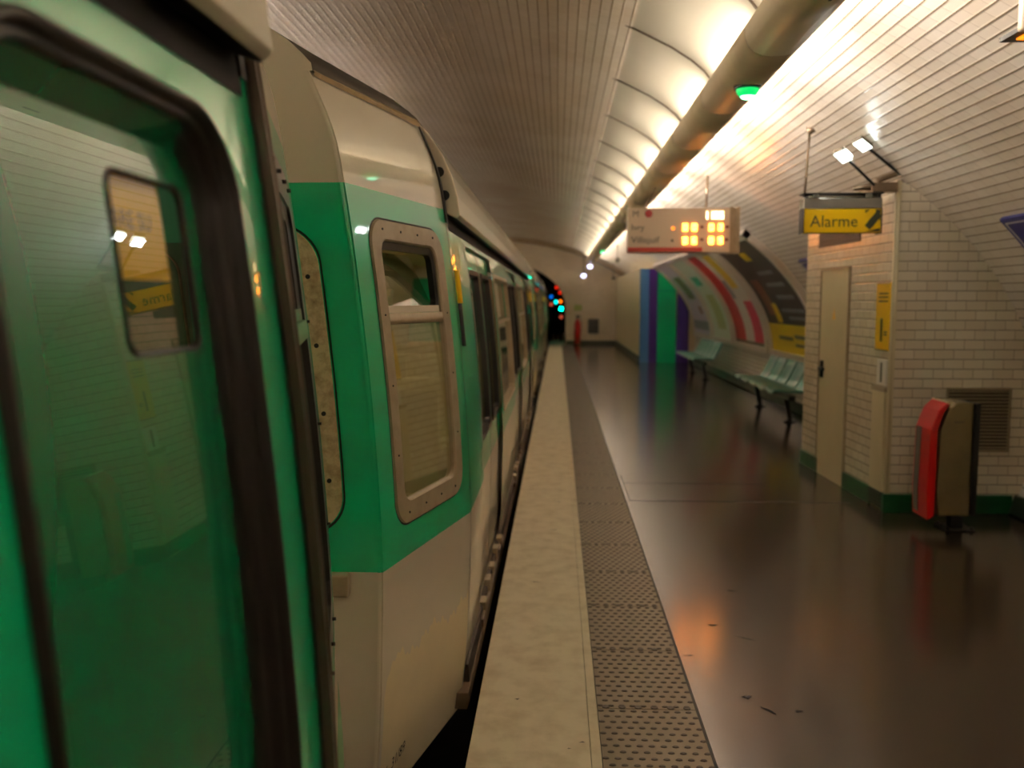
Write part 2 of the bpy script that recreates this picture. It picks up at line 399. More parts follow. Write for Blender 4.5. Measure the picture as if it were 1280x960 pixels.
# thin seams in the floor
mb = MB()
mb.box(.565, .577, Y0, Y1, -.002, .0018)
mb.box(.60, 2.4, 7.28, 7.295, 0, .0015); mb.box(.60, .61, 7.295, 8.35, 0, .0015); mb.box(.60, 1.9, 8.0, 8.01, 0, .0012)
struct(mb.build('trim_3', M['ink']))
mb = MB()
for sx, sy, ln, wd, an in ((.80, 4.45, .05, .016, .1), (.93, 4.28, .10, .008, -.5), (.80, 3.62, .035, .025, .3), (.86, 3.5, .07, .012, -.9), (.98, 3.5, .03, .014, 0), (.62, 4.05, .05, .008, .2), (1.0, 5.0, .06, .01, -.3), (.25, 4.6, .05, .006, .1), (-.12, 5.1, .05, .008, -.2), (-.16, 3.55, .018, .010, .3), (.10, 3.2, .02, .008, .2), (.05, 3.15, .012, .006, .2), (-.02, 6.3, .05, .01, .1), (.02, 7.2, .03, .012, .1)):
    pts = []
    for i in range(14):
        a_ = 2 * PI * i / 14; r_ = 1 + .35 * math.sin(3 * a_ + sx * 40) + .15 * math.sin(7 * a_ + sy * 9)
        u_, v_ = ln * .5 * r_ * math.cos(a_), wd * .5 * r_ * math.sin(a_)
        pts.append((sx + u_ * math.cos(an) - v_ * math.sin(an), sy + u_ * math.sin(an) + v_ * math.cos(an), .0021))
    mb.poly(pts)
so = mb.build('floor_scuff_marks', M['ink'], merge=False); so['kind'] = 'structure'
# wall plinth
def vault_band(mb, y0, y1, s0, s1, off, thick, m=0, ny=2, ns=8, smooth=True):
    ys = [y0 + (y1 - y0) * i / ny for i in range(ny + 1)]; vs = [s0 + (s1 - s0) * i / ns for i in range(ns + 1)]
    mb.grid(lambda y, s_: vpt(s_, y, off), ys, vs, m, smooth=smooth)
    for yy in (y0, y1): mb.strip([vpt(s_, yy, off) for s_ in vs], [vpt(s_, yy, off - thick) for s_ in vs], m, False)
    for s_ in (s0, s1): mb.strip([vpt(s_, y, off) for y in ys], [vpt(s_, y, off - thick) for y in ys], m, False)
mb = MB(); vault_band(mb, 9.0, 24, 0, .15, .03, .03); vault_band(mb, Y0, 6.98, 0, .15, .03, .03)
struct(mb.build('baseboard_right', M['plinthdark']))
mb = MB(); mb.box(VX + TA + .02, 2.2, Y1 - .03, Y1, 0, .16); mb.box(2.17, 2.2, 24, Y1 - .03, 0, .16)
struct(mb.build('baseboard_far', M['plinthdark']))

# ------------------------------------------------------------------ lighting trough on the vault
RC = [(.46, 3.60), (.55, 3.56), (.66, 3.505), (.80, 3.435), (.94, 3.345), (1.03, 3.27), (1.09, 3.195), (1.125, 3.11), (1.14, 3.04)]
DUCT = [(1.0, 3.12), (1.01, 3.135), (1.02, 3.13), (1.028, 3.07), (1.06, 3.025), (1.26, 3.015), (1.285, 3.045), (1.29, 3.06), (1.30, 3.06), (1.308, 3.035), (1.295, 3.005), (1.265, 2.982), (1.22, 2.97), (1.15, 2.966), (1.10, 2.972), (1.055, 2.99), (1.025, 3.02), (1.008, 3.06)]
trough = thing('ceiling_light_trough', 'long duct with backlit enamel reflector panels running down the vault above the platform', 'ceiling light', (1.1, 12, 3.1))
NB = 26
YB = 6.52 - 1.5 * 9
for k in range(NB):
    ya = YB + 1.5 * k; yb = ya + 1.5
    mb = MB()
    mb.grid(lambda y, i: (RC[i][0], y, RC[i][1]), [ya + .012, (ya + yb) / 2, yb - .012], list(range(len(RC))))
    mb.grid(lambda y, i: (RC[i][0] + .008, y, RC[i][1] + .012), [ya + .012, yb - .012], list(range(len(RC))))
    mb.build('reflector_panel', M['reflector'], trough, merge=False)
    mb = MB()
    for (a, b) in zip(RC, RC[1:]):
        d = Vector((b[0] - a[0], 0, b[1] - a[1])); nn = Vector((-d.z, 0, d.x)).normalized() * -.008
        c = Vector(((a[0] + b[0]) / 2, ya, (a[1] + b[1]) / 2))
        mb.obox(c, d / 2, (0, .011, 0), nn)
    mb.build('reflector_joint', M['rib'], trough)
    mb = MB()
    mb.prism(DUCT, lambda p: (p[0], ya + .006, p[1]), lambda p: (p[0], yb - .006, p[1]), 0, True)
    dso = mb.build('duct_section', M['duct'], trough)
    for p in dso.data.polygons: p.use_smooth = len(p.vertices) == 4
    mb = MB()
    mb.prism([(1.165 + (x - 1.165) * .985, 3.05 + (z - 3.05) * .94) for x, z in DUCT], lambda p: (p[0], yb - .008, p[1]), lambda p: (p[0], yb + .008, p[1]))
    mb.build('duct_joint', M['ink'], trough)
    mb = MB(); mb.cyl((1.085, ya + .16, 3.075), (1.085, yb - .16, 3.075), .014, None, 10); mb.build('lamp_tube', M['tube'], trough)
    for (nm, x, z, tx, tz, wtt) in (('reflector_lamp', 1.07, 3.09, 1.0, 3.4, TUBE_W), ('wash_lamp', 1.22, 3.09, 2.0, 3.35, WASH_W)):
        li = bpy.data.lights.new(nm, 'AREA'); li.shape = 'RECTANGLE'; li.size = 1.15; li.size_y = .03; li.energy = wtt; li.color = TUBE_C
        lo = bpy.data.objects.new(nm, li); COL.objects.link(lo); lo.location = (x, (ya + yb) / 2, z)
        d = Vector((tx - x, 0, tz - z)).normalized()
        q = (-d)
        xax = Vector((0, 1, 0)); yax = q.cross(xax)
        from mathutils import Matrix
        lo.rotation_euler = Matrix((xax, yax, q)).transposed().to_euler()
        lo.parent = trough; lo.matrix_parent_inverse = inv(trough)
for k in range(7):      # hangers tying the duct to the vault
    yy = YB + 3 + 6 * k
    mb = MB(); mb.cyl((1.29, yy, 3.05), (1.29, yy, 3.31), .008); mb.build('hanger', M['rib'], trough)
mb = MB(); mb.box(1.14, 1.2, 4.0, 4.13, 2.968, 2.978); mb.build('label_plate', M['ink'], trough)
# unseen mirror of the trough, added to light the left vault
far = thing('added_fill_trough', 'unseen duct with fill lamps added along the vault above the opposite platform', 'ceiling light', (-6.9, 12, 3.1))
for k in range(13):
    ya = YB + 3 * k
    mb = MB(); mb.prism([(2 * VX - x, z) for x, z in DUCT][::-1], lambda p: (p[0], ya + .006, p[1]), lambda p: (p[0], ya + 2.994, p[1])); mb.build('duct_section', M['duct'], far)
    li = bpy.data.lights.new('far_fill_lamp', 'AREA'); li.shape = 'RECTANGLE'; li.size = 2.7; li.size_y = .05; li.energy = FAR_W; li.color = TUBE_C
    lo = bpy.data.objects.new('far_fill_lamp', li); COL.objects.link(lo); lo.location = (2 * VX - 1.15, ya + 1.5, 3.1)
    d = Vector((.35, 0, .5)).normalized(); q = -d; xax = Vector((0, 1, 0)); yax = q.cross(xax)
    lo.rotation_euler = Matrix((xax, yax, q)).transposed().to_euler(); lo.parent = far; lo.matrix_parent_inverse = inv(far)
# green emergency domes under the duct
for yy, lb in ((5.72, 'green glowing dome lamp under the light duct, nearest the camera'), (23.6, 'small green glowing dome lamp far down the light duct above the display')):
    t = thing('dome_lamp', lb, 'lamp', (1.17, yy, 2.975), 'green dome lamps under the duct')
    mb = MB(); mb.cyl((1.17, yy, 2.975), (1.17, yy, 2.955), .085, .08, 24); mb.build('base', M['black'], t)
    mb = MB(); mb.dome((1.17, yy, 2.955), .07, .055, n=24, k=6); lz = mb.build('lens', M['glow_green'], t)
    mb = MB(); mb.dome((1.17, yy, 2.93), .05, .036, n=20, k=5); mb.build('core', M['glow_core'], lz)
for px, pz, yy, lb in ((1.13, 2.86, 31.5, 'small pale lamp hanging at the far end of the duct, right one'), (.93, 2.56, 32.2, 'small pale lamp hanging at the far end of the duct, left one')):
    t = thing('pendant_lamp', lb, 'lamp', (px, yy, pz))
    mb = MB(); mb.cyl((px, yy, pz), (px, yy, 3.3), .012); mb.build('stem', M['black'], t)
    mb = MB(); mb.dome((px, yy, pz), .09, .09); mb.dome((px, yy, pz), .09, .05, (0, 0, 1)); mb.build('globe', M['glow_white'], t)

# ------------------------------------------------------------------ tiled booth
BX, BY, BYB, BZ = 2.57, 6.985, 9.12, 2.56
BXB = 2.50          # the side wall runs slightly inwards towards the back
def bside(y): return BX + (BXB - BX) * (y - BY) / (BYB - BY)
mb = MB()
# front face cut along the vault
fr = [(BX, 0), (3.53, 0)] + [(vx(z) + .02, z) for z in [.1 + .1 * i for i in range(25)] if vx(z) > BX] + [(BX, BZ)]
mb.poly([(x, BY, z) for x, z in fr], 0, [(x + .03, z) for x, z in fr])
mb.poly([(BXB, BYB, 0), (BX, BY, 0), (BX, BY, BZ), (BXB, BYB, BZ)], 0, [(BYB, 0), (BY, 0), (BY, BZ), (BYB, BZ)])
mb.poly([(BX, BY, BZ), (BX + .4, BY, BZ), (BXB + .4, BYB, BZ), (BXB, BYB, BZ)], 0, [(0, 0)] * 4)
bk = [(x if i not in (0, len(fr) - 1) else BXB, z) for i, (x, z) in enumerate(fr)]
mb.poly([(x, BYB, z) for x, z in bk][::-1], 0, [(x, z) for x, z in bk][::-1])
booth = struct(mb.build('wall_booth', M['booth'], merge=False))
mb = MB(); mb.cyl((BX + .012, BY + .012, .1), (BX + .012, BY + .012, BZ), .02, None, 12); mb.box(BX - .006, BX + .03, BY - .006, BY + .03, .1, BZ); struct(mb.build('trim_4', M['cream']))
mb = MB(); mb.box(BX - .02, 3.53, BY - .022, BY, 0, .145)
for a, b in ((7.27, 7.9), (8.6, 9.12), (6.965, 7.02)):
    mb.prism([(0, 0), (-.02, 0), (-.02, .145), (0, .145)], lambda p: (bside(a) + p[0], a, p[1]), lambda p: (bside(b) + p[0], b, p[1]))
struct(mb.build('baseboard_booth', M['plinth'], bevel=.004))
def sbox(mb, y0, y1, z0, z1, t, m=0, t0=0):
    mb.prism([(-t0, z0), (-t, z0), (-t, z1), (-t0, z1)], lambda p: (bside(y0) + p[0], y0, p[1]), lambda p: (bside(y1) + p[0], y1, p[1]), m)
mb = MB(); sbox(mb, 7.90, 8.62, .0, 1.93, .012, 0); door = struct(mb.build('door_1', M['cream'], bevel=.003)); door['label'] = 'flat cream steel door in the tiled booth'
mb = MB()
for a, b, c, d in ((7.885, 7.90, 0, 1.945), (8.62, 8.635, 0, 1.945), (7.885, 8.635, 1.93, 1.945)): sbox(mb, a, b, c, d, .02)
mb.build('door_frame', M['beige'], door)
mb = MB(); sbox(mb, 8.50, 8.54, .93, 1.09, .035, 0, .012); sbox(mb, 8.40, 8.54, 1.0, 1.03, .055, 0, .035); mb.build('door_handle', M['black'], door, bevel=.004)
mb = MB(); y, z = 8.25, 1.53
mb.poly([(bside(y) - .0135, y - .05, z - .05), (bside(y) - .0135, y + .05, z - .05), (bside(y) - .0135, y, z + .06)]); mb.build('warning_sticker', M['yellow'], door)
t = thing('alarm_notice', 'tall yellow notice with dark lettering on the booth side wall above the cupboard', 'sign', (bside(7.15), 7.15, 1.26))
mb = MB(); sbox(mb, 7.01, 7.27, 1.26, 1.79, .015); mb.build('panel', M['yellow'], t, bevel=.002)
mb = MB(); sbox(mb, 7.13, 7.165, 1.33, 1.51, .018, 0, .015)
for zz in (1.70, 1.672, 1.64, 1.40, 1.38): sbox(mb, 7.04, 7.22 if zz > 1.5 else 7.1, zz, zz + .012, .0165, 0, .015)
sbox(mb, 7.01, 7.27, 1.26, 1.268, .017, 0, .015); sbox(mb, 7.01, 7.27, 1.782, 1.79, .017, 0, .015)
mb.build('lettering', M['dtext'], t)
t = thing('small_white_sign', 'small white plate with a dark vertical bar below the yellow notice', 'sign', (bside(7.13), 7.13, .98))
mb = MB(); sbox(mb, 7.03, 7.22, .985, 1.19, .012); mb.build('panel', M['whiteink'], t, bevel=.002)
mb = MB(); sbox(mb, 7.11, 7.145, 1.01, 1.165, .014, 0, .012); mb.build('dark_bar', M['dtext'], t)
t = thing('wall_cupboard', 'narrow beige cupboard door low on the booth side wall', 'cupboard', (bside(7.15), 7.15, .1))
mb = MB(); sbox(mb, 7.02, 7.27, .15, .972, .022); mb.build('door_leaf', M['cream'], t, bevel=.003)
mb = MB(); sbox(mb, 7.01, 7.28, .94, .975, .028); mb.build('top_lip', M['beige'], t)
mb = MB(); sbox(mb, 7.02, 7.27, .02, .15, .021)
for i in range(4): sbox(mb, 7.03, 7.26, .035 + .028 * i, .045 + .028 * i, .03, 0, .02)
mb.build('foot_grille', M['plinthdark'], t)
t = thing('high_vent_grille', 'dark slatted vent high on the booth side behind the alarm sign', 'vent', (bside(8.2), 8.2, 2.15))
mb = MB(); sbox(mb, 7.69, 8.76, 2.15, 2.45, .004); mb.build('recess', M['louvredark'], t)
mb = MB()
for i in range(9): sbox(mb, 7.69, 8.76, 2.155 + .033 * i, 2.168 + .033 * i, .016, 0, .002)
mb.build('slats', M['louvredark'], t)
t = thing('low_vent_grille', 'square louvred grille low on the booth front behind the call point', 'vent', (3.24, BY, .5))
mb = MB(); mb.box(3.01, 3.475, BY - .006, BY, .5, .97); mb.build('recess', M['louvredark'], t)
mb = MB()
for a, b, c, d in ((3.0, 3.485, .965, .985), (3.0, 3.485, .485, .505), (3.0, 3.015, .5, .97), (3.47, 3.485, .5, .97)): mb.box(a, b, BY - .02, BY, c, d)
mb.build('frame', M['louvre'], t)
mb = MB()
for i in range(17):
    z = .512 + .027 * i; mb.obox((3.2425, BY - .012, z + .009), (.228, 0, 0), (0, .007, .005), (0, -.001, .0015))
mb.build('slats', M['louvre'], t)

# alarm sign
SY = 6.95
t = thing('alarm_sign', 'hanging yellow sign reading Alarme with a handset symbol, grey top box, beside the booth', 'sign', (2.16, SY, 2.17))
mb = MB(); mb.box(1.87, 2.445, SY, SY + .12, 2.165, 2.345); mb.build('yellow_panel', M['yellow'], t, bevel=.004)
mb = MB(); mb.box(1.865, 2.45, SY - .004, SY + .124, 2.347, 2.425); mb.build('header', M['signgrey'], t, bevel=.003)
mb = MB(); mb.box(1.865, 2.46, SY - .01, SY + .13, 2.455, 2.465); mb.box(1.88, 2.45, SY + .03, SY + .09, 2.425, 2.455); mb.box(1.865, 2.45, SY - .006, SY - .002, 2.158, 2.166); mb.box(1.862, 1.870, SY - .006, SY + .124, 2.16, 2.345); mb.box(2.445, 2.452, SY - .006, SY + .124, 2.16, 2.345); mb.build('frame_bars', M['ink'], t)
mb = MB()
for x in (1.94, 1.965, 2.33, 2.355): mb.cyl((x, SY - .02, 2.44), (x, SY + .0, 2.44), .014, None, 12)
mb.cyl((1.9, SY + .02, 2.44), (2.42, SY + .02, 2.44), .012); mb.build('clamp_bar', M['signgrey'], t)
mb = MB(); text_into(mb, 'Alarme', .125, lambda x, y: (1.915 + x * .97, SY - .0025, 2.21 + y), 0)
mb.build('lettering', M['dtext'], t)
mb = MB(); c = Vector((2.385, SY - .003, 2.255)); a = Vector((.042, 0, .052)); nrm = Vector((.02, 0, -.016))
mb.poly([(2.325, SY - .002, 2.172), (2.438, SY - .002, 2.172), (2.438, SY - .002, 2.20)]); mb.poly([(2.325, SY - .002, 2.335), (2.36, SY - .002, 2.338), (2.325, SY - .002, 2.31)])
mb.poly([(2.438, SY - .002, 2.338), (2.40, SY - .002, 2.338), (2.438, SY - .002, 2.25)])
mb.poly([c - a - nrm, c - a + nrm, c + a + nrm, c + a - nrm]); mb.build('handset_symbol', M['dtext'], t)
mb = MB(); mb.cyl((1.90, SY + .12, 2.45), (1.955, 7.18, 2.96), .009); mb.cyl((1.955, 7.18, 2.94), (1.965, 7.18, 2.985), .012, .04); mb.build('hanging_rod', M['steel'], t)
# twin floodlights on arms
t = thing('twin_floodlight', 'pair of small bright floodlights on dark arms above the alarm sign at the booth top', 'floodlight', (2.55, 7.0, 2.5))
mb = MB(); mb.box(2.37, 2.56, 6.94, 7.08, 2.47, 2.54); mb.cyl((2.35, 6.93, 2.505), (2.22, 6.93, 2.49), .03, .012, 12); mb.cyl((2.40, 6.93, 2.55), (2.54, 6.93, 2.60), .022, None, 12); mb.build('bracket', M['steel'], t, bevel=.004)
LAMPS = [((2.385, 6.95, 2.52), (2.10, 6.75, 2.70)), ((2.575, 6.95, 2.60), (2.24, 6.75, 2.78))]
for a, b in LAMPS:
    mb = MB(); mb.cyl(a, b, .011, None, 10); mb.build('arm', M['black'], t)
    d = (Vector(b) - Vector(a)).normalized()
    h = mb = MB(); c = Vector(b) + d * .03; sx = d * .065; sz = Vector((.12, -.1, .03)).cross(d).normalized()
    up = Vector((.1, .5, 1)).normalized(); ww = up.cross(d).normalized() * .043
    mb.obox(c, sx, ww, up * .016); hd = mb.build('lamp_head', M['signgrey'], t, bevel=.006)
    mb = MB(); mb.obox(c - up * .019, sx * .88, ww * .88, up * .003); mb.build('lens', M['flood'], hd)
    li = bpy.data.lights.new('flood', 'AREA'); li.shape = 'RECTANGLE'; li.size = .1; li.size_y = .08; li.energy = .7; li.color = (.93, 1, .97)
    lo = bpy.data.objects.new('flood', li); COL.objects.link(lo); lo.location = c - up * .03
    q = up; xax = (d - up * d.dot(up)).normalized(); yax = q.cross(xax); lo.rotation_euler = Matrix((xax, yax, q)).transposed().to_euler(); lo.parent = t; lo.matrix_parent_inverse = inv(t)

# emergency call point
t = thing('call_point', 'red and grey emergency call column on a black post in front of the booth', 'call point', (2.95, 6.5, 0))
prof = [(2.68, .12), (2.655, .30), (2.665, .74), (2.72, .89), (2.77, .93), (2.86, .935), (2.935, .93), (2.935, .12)]
mb = MB(); mb.prism(prof, lambda p: (p[0] + (.045 if p[0] < 2.8 else 0), 6.37, p[1]), lambda p: (p[0] + (.045 if p[0] < 2.8 else 0), 6.62, p[1])); mb.build('body', M['callbody'], t, bevel=.008)
rf = [(2.64, .09), (2.63, .30), (2.64, .74), (2.69, .88), (2.745, .935), (2.765, .915), (2.725, .86), (2.69, .74), (2.69, .12)]
mb = MB(); mb.prism(rf, lambda p: (p[0], 6.36, p[1]), lambda p: (p[0], 6.63, p[1])); fc = mb.build('red_front', M['red'], t, bevel=.006)
mb = MB(); mb.prism([(2.628, .30), (2.637, .74), (2.642, .74), (2.64, .12), (2.636, .12)], lambda p: (p[0] - .002, 6.52, p[1]), lambda p: (p[0] - .002, 6.60, p[1])); mb.build('speaking_panel', M['ventgrey'], fc)
mb = MB(); mb.obox((2.757, 6.495, .932), (.012, 0, -.008), (0, .13, 0), (.003, 0, .004)); mb.build('top_edge', M['cream'], fc)
mb = MB(); mb.box(2.935, 2.968, 6.34, 6.65, .13, .93); mb.build('back_plate', M['black'], t, bevel=.004)
mb = MB(); mb.box(2.85, 2.93, 6.45, 6.54, .01, .14); mb.box(2.79, 3.0, 6.4, 6.6, 0, .012)
for x in (2.81, 2.98):
    for y in (6.42, 6.58): mb.cyl((x, y, .01), (x, y, .03), .012)
mb.build('post', M['black'], t, bevel=.003)
mb = MB(); text_into(mb, 'appel', .035, lambda x, y: (2.80 + x, 6.367, .79 + y)); mb.build('lettering', M['ventgrey'], t)

# ------------------------------------------------------------------ passenger information display
DY = 10.5
t = thing('train_display', 'hanging cream destination display with glowing amber minutes and a red bottom strip', 'display', (1.45, DY, 2.2))
mb = MB(); mb.box(.81, 1.985, DY, DY + .2, 2.205, 2.72); mb.build('casing', M['display'], t, bevel=.008)
mb = MB(); mb.box(.812, 1.67, DY - .008, DY, 2.215, 2.268); mb.build('red_strip', M['dispred'], t)
mb = MB(); mb.box(1.985, 2.02, DY - .01, DY + .21, 2.195, 2.73); mb.box(2.06, 2.095, DY - .01, DY + .21, 2.195, 2.73); mb.box(2.02, 2.06, DY + .01, DY + .19, 2.205, 2.72); mb.build('end_cap', M['beige'], t)
mb = MB(); mb.cyl((1.72, DY + .1, 2.7), (1.735, DY + .1, 3.1), .014); mb.build('hanging_rod', M['steel'], t)
mb = MB(); mb.cyl((1.0, DY + .1, 2.7), (1.15, DY + .1, 2.99), .014); mb.build('hanging_rod', M['steel'], t)
mb = MB()
def disc(mb, x, z, r, y): mb.poly([(x + r * math.cos(2 * PI * i / 24), y, z + r * math.sin(2 * PI * i / 24)) for i in range(24)])
disc(mb, 1.05, 2.655, .045, DY - .008); mb.build('line_disc', M['maroon'], t)
mb = MB(); text_into(mb, 'M', .1, lambda x, y: (.86 + x, DY - .008, 2.62 + y)); text_into(mb, 'Ivry', .10, lambda x, y: (.85 + x * 1.0, DY - .008, 2.465 + y)); text_into(mb, 'Villejuif', .105, lambda x, y: (.85 + x * 1.05, DY - .008, 2.32 + y)); mb.build('lettering', M['ventgrey'], t)
SEG = {'0': 'abcdef', '1': 'bc', '2': 'abged', '3': 'abgcd', '4': 'fgbc', '5': 'afgcd', '6': 'afgedc', '7': 'abc', '8': 'abcdefg', '9': 'abcdfg'}
def digit(mb, ch, x, z, w_, h_, tk, y):
    P = {'a': (0, h_, w_, h_), 'd': (0, 0, w_, 0), 'g': (0, h_ / 2, w_, h_ / 2), 'b': (w_, h_ / 2, w_, h_), 'c': (w_, 0, w_, h_ / 2), 'f': (0, h_ / 2, 0, h_), 'e': (0, 0, 0, h_ / 2)}
    for s_ in SEG[ch]:
        a, b, c, d = P[s_]; mb.box(x + min(a, c) - tk, x + max(a, c) + tk, y - .004, y, z + min(b, d) - tk, z + max(b, d) + tk)
for (x, z, s_) in ((1.455, 2.495, '00'), (1.755, 2.495, '03'), (1.455, 2.345, '06'), (1.755, 2.345, '09')):
    for k_ in (0, 1):
        mb = MB(); digit(mb, s_[k_], x + .105 * k_, z - .03, .034, .062, .007, DY - .006); mb.build('minute_digit', M['led'], t)
for i, ch in enumerate('1125'):
    mb = MB(); digit(mb, ch, 1.69 + .06 * i, 2.60, .032, .07, .008, DY - .001); mb.build('clock_digit', M['ledwhite'], t)
mb = MB(); disc(mb, 1.333, 2.485, .022, DY - .008); mb.build('approach_dot', M['leddot'], t)
mb = MB(); disc(mb, 1.325, 2.345, .015, DY - .008); mb.build('unlit_dot', M['dtext'], t)
mb = MB()
for x, z in ((1.645, 2.50), (1.935, 2.50), (1.645, 2.355), (1.93, 2.355)): mb.box(x, x + .035, DY - .009, DY - .006, z - .015, z + .015)
mb.build('unit_mark', M['ledred'], t)

# corner of a second hanging display, top right of the photo
t = thing('overhead_sign', 'pale hanging sign box with dark underside and orange light in the top right corner', 'sign', (2.6, 4.3, 2.9))
def near_pt(x, y, z): return (x, y, z)
mb = MB(); mb.box(1.97, 3.0, 4.02, 4.06, 2.80, 3.1); mb.build('face', M['display'], t, bevel=.01)
mb = MB(); mb.box(1.985, 2.6, 4.06, 4.24, 2.81, 2.83); mb.build('underside', M['black'], t)
mb = MB(); mb.box(2.03, 2.10, 4.10, 4.18, 2.803, 2.812); mb.build('lamp', M['leddot'], t)

# ------------------------------------------------------------------ posters, station plates, benches
def sz(z): return s_of_z(z)
def poster(y0, y1, name, label, sheets, z0=.74, z1=2.62):
    t = thing(name, label, 'poster', (3.5, (y0 + y1) / 2, z0), 'posters in curved frames on the platform wall')
    s0, s1 = sz(z0), sz(z1)
    mb = MB(); fw = .13
    vault_band(mb, y0, y0 + fw, s0, s1, .09, .09, 0, 1, 20); vault_band(mb, y1 - fw, y1, s0, s1, .09, .09, 0, 1, 20)
    vault_band(mb, y0, y1, s0, s0 + .1, .09, .09, 0, 1, 3); vault_band(mb, y0, y1, s1 - .1, s1, .09, .09, 0, 1, 3)
    mb.build('frame', M['posterframe'], t, merge=False)
    a0, a1, b0, b1 = y0 + fw, y1 - fw, s0 + .1, s1 - .1
    def P(u, v): return (a1 + (a0 - a1) * u, b0 + (b1 - b0) * v)      # u from the far side, v upwards
    for i, (nm, mt, u0, u1, v0, v1) in enumerate(sheets):
        mb = MB(); ya, sa = P(u0, v0); yb, sb = P(u1, v1)
        vault_band(mb, min(ya, yb), max(ya, yb), sa, sb, .045 + .004 * (i > 0) + .001 * i, .02, 0, 2, 14)
        mb.build(nm, M[mt], t, merge=False)
poster(12.35, 15.35, 'curved_poster', 'dark brown poster with a yellow bottom band beside the booth', [
    ('sheet', 'p_dark', 0, 1, .22, 1), ('yellow_band', 'p_yellow', 0, 1, 0, .225), ('picture', 'p_brown', .12, .30, .30, .62), ('picture', 'p_yellow', .26, .36, .24, .40),
    ('yellow_mark', 'p_yellow', .45, .6, .80, .88), ('text_line', 'p_grey', .45, .78, .66, .69), ('text_line', 'p_grey', .45, .82, .55, .58), ('text_line', 'p_grey', .5, .85, .44, .47), ('text_line', 'p_grey', .45, .9, .33, .355), ('text_line', 'p_grey', .55, .85, .27, .29), ('text_line', 'p_olive', .2, .5, .10, .13), ('text_line', 'p_olive', .55, .9, .06, .08), ('text_line', 'p_olive', .55, .85, .12, .15)])
poster(15.55, 18.45, 'curved_poster', 'red, white and crimson striped poster, second from the booth', [
    ('sheet', 'p_white', 0, 1, 0, 1), ('red_stripe', 'p_red', 0, .36, 0, 1), ('crimson_stripe', 'p_pink', .66, 1, 0, .42), ('yellow_stripe', 'p_yellow', .58, .8, .56, .95), ('dark_base', 'p_olive', 0, 1, 0, .03), ('grey_mark', 'p_grey', .4, .5, .45, .65)])
poster(18.6, 21.0, 'curved_poster', 'pale poster with a teal square and lime stripe, third from the booth', [
    ('sheet', 'p_pale', 0, 1, 0, 1), ('teal_square', 'p_teal', .2, .6, .62, .74), ('lime_stripe', 'p_lime', .3, .72, .1, .5)])
poster(21.15, 23.9, 'curved_poster', 'pale lilac poster with olive and grey marks, furthest from the booth', [
    ('sheet', 'p_lilac', 0, 1, 0, 1), ('olive_mark', 'p_olive', .3, .72, .45, .78), ('grey_band', 'p_grey', 0, 1, .05, .16), ('brown_mark', 'p_brown', .6, .75, .25, .35)])
def nameplate(ya, yb, z0, z1, label, slant=.05):
    t = thing('station_plate', label, 'sign', (vx((z0 + z1) / 2), (ya + yb) / 2, z0))
    s0, s1 = sz(z0), sz(z1)
    mb = MB(); vault_band(mb, ya, yb, s0, s1, .03, .03, 0, 2, 4); mb.build('panel', M['blue'], t, merge=False)
    mb = MB(); bd = .035; lw = .012
    for a, b, c, d in ((ya + bd, yb - bd, s0 + bd, s0 + bd + lw), (ya + bd, yb - bd, s1 - bd - lw, s1 - bd), (ya + bd, ya + bd + lw, s0 + bd, s1 - bd), (yb - bd - lw, yb - bd, s0 + bd, s1 - bd)):
        vault_band(mb, a, b, c, d, .0315, .001, 0, 1, 2)
    mb.build('border', M['whiteink'], t, merge=False)
nameplate(4.6, 6.27, 1.93, 2.21, 'navy blue enamel station plate at the right edge of the photo')
nameplate(9.6, 11.5, 1.90, 2.17, 'faded blue enamel station plate seen left of the booth above the posters')

def seat_mesh():
    mb = MB(); W = .235
    prof = [(-.02, .425), (-.01, .445), (.06, .452), (.2, .435), (.36, .43), (.43, .45), (.49, .55), (.56, .70), (.60, .79)]
    def f(i, v):
        x, z = prof[i]; e = abs(v) ** 3
        nx = (0, 1) if i < 5 else (-1, .35)
        return (x + nx[0] * .035 * e, v * W, z + nx[1] * .035 * e * (1 if i < 6 else .4))
    vs = [-1, -.85, -.6, -.3, 0, .3, .6, .85, 1]
    mb.grid(f, list(range(len(prof))), vs)
    mb.grid(lambda i, v: tuple(Vector(f(i, v)) + Vector((.012, 0, -.016))), list(range(len(prof))), vs)
    for v in (-1, 1): mb.strip([f(i, v) for i in range(len(prof))], [tuple(Vector(f(i, v)) + Vector((.012, 0, -.016))) for i in range(len(prof))], 0, False)
    for i in (0, len(prof) - 1): mb.strip([f(i, v) for v in vs], [tuple(Vector(f(i, v)) + Vector((.012, 0, -.016))) for v in vs], 0, False)
    return mb
def bench(xf, ya, nseat, label):
    t = thing('seat_bench', label, 'bench', (xf + .3, ya + nseat * .27, 0), 'rows of teal seats along the wall')
    proto = None
    for k in range(nseat):
        yy = ya + .27 + .54 * k
        if proto is None:
            o = seat_mesh().build('seat', M['bench'], None); proto = o
        else:
            o = proto.copy(); COL.objects.link(o)
        o.parent = t; o.matrix_parent_inverse = inv(t); o.location = (xf, yy, 0)
    mb = MB(); mb.box(xf + .18, xf + .26, ya, ya + nseat * .54, .34, .40); mb.build('beam', M['black'], t)
    for yy in (ya + .45, ya + nseat * .54 - .45):
        mb = MB(); mb.prism([(xf + .22, .34), (xf + .28, .34), (xf + .34, .02), (xf + .42, 0), (xf + .22, 0), (xf + .28, .04)], lambda p: (p[0], yy - .02, p[1]), lambda p: (p[0], yy + .02, p[1])); mb.build('leg', M['black'], t)
bench(2.86, 11.75, 5, 'row of five teal shell seats on a dark beam below the dark and yellow poster')
bench(2.80, 18.3, 5, 'further row of teal shell seats in front of the purple and turquoise block')

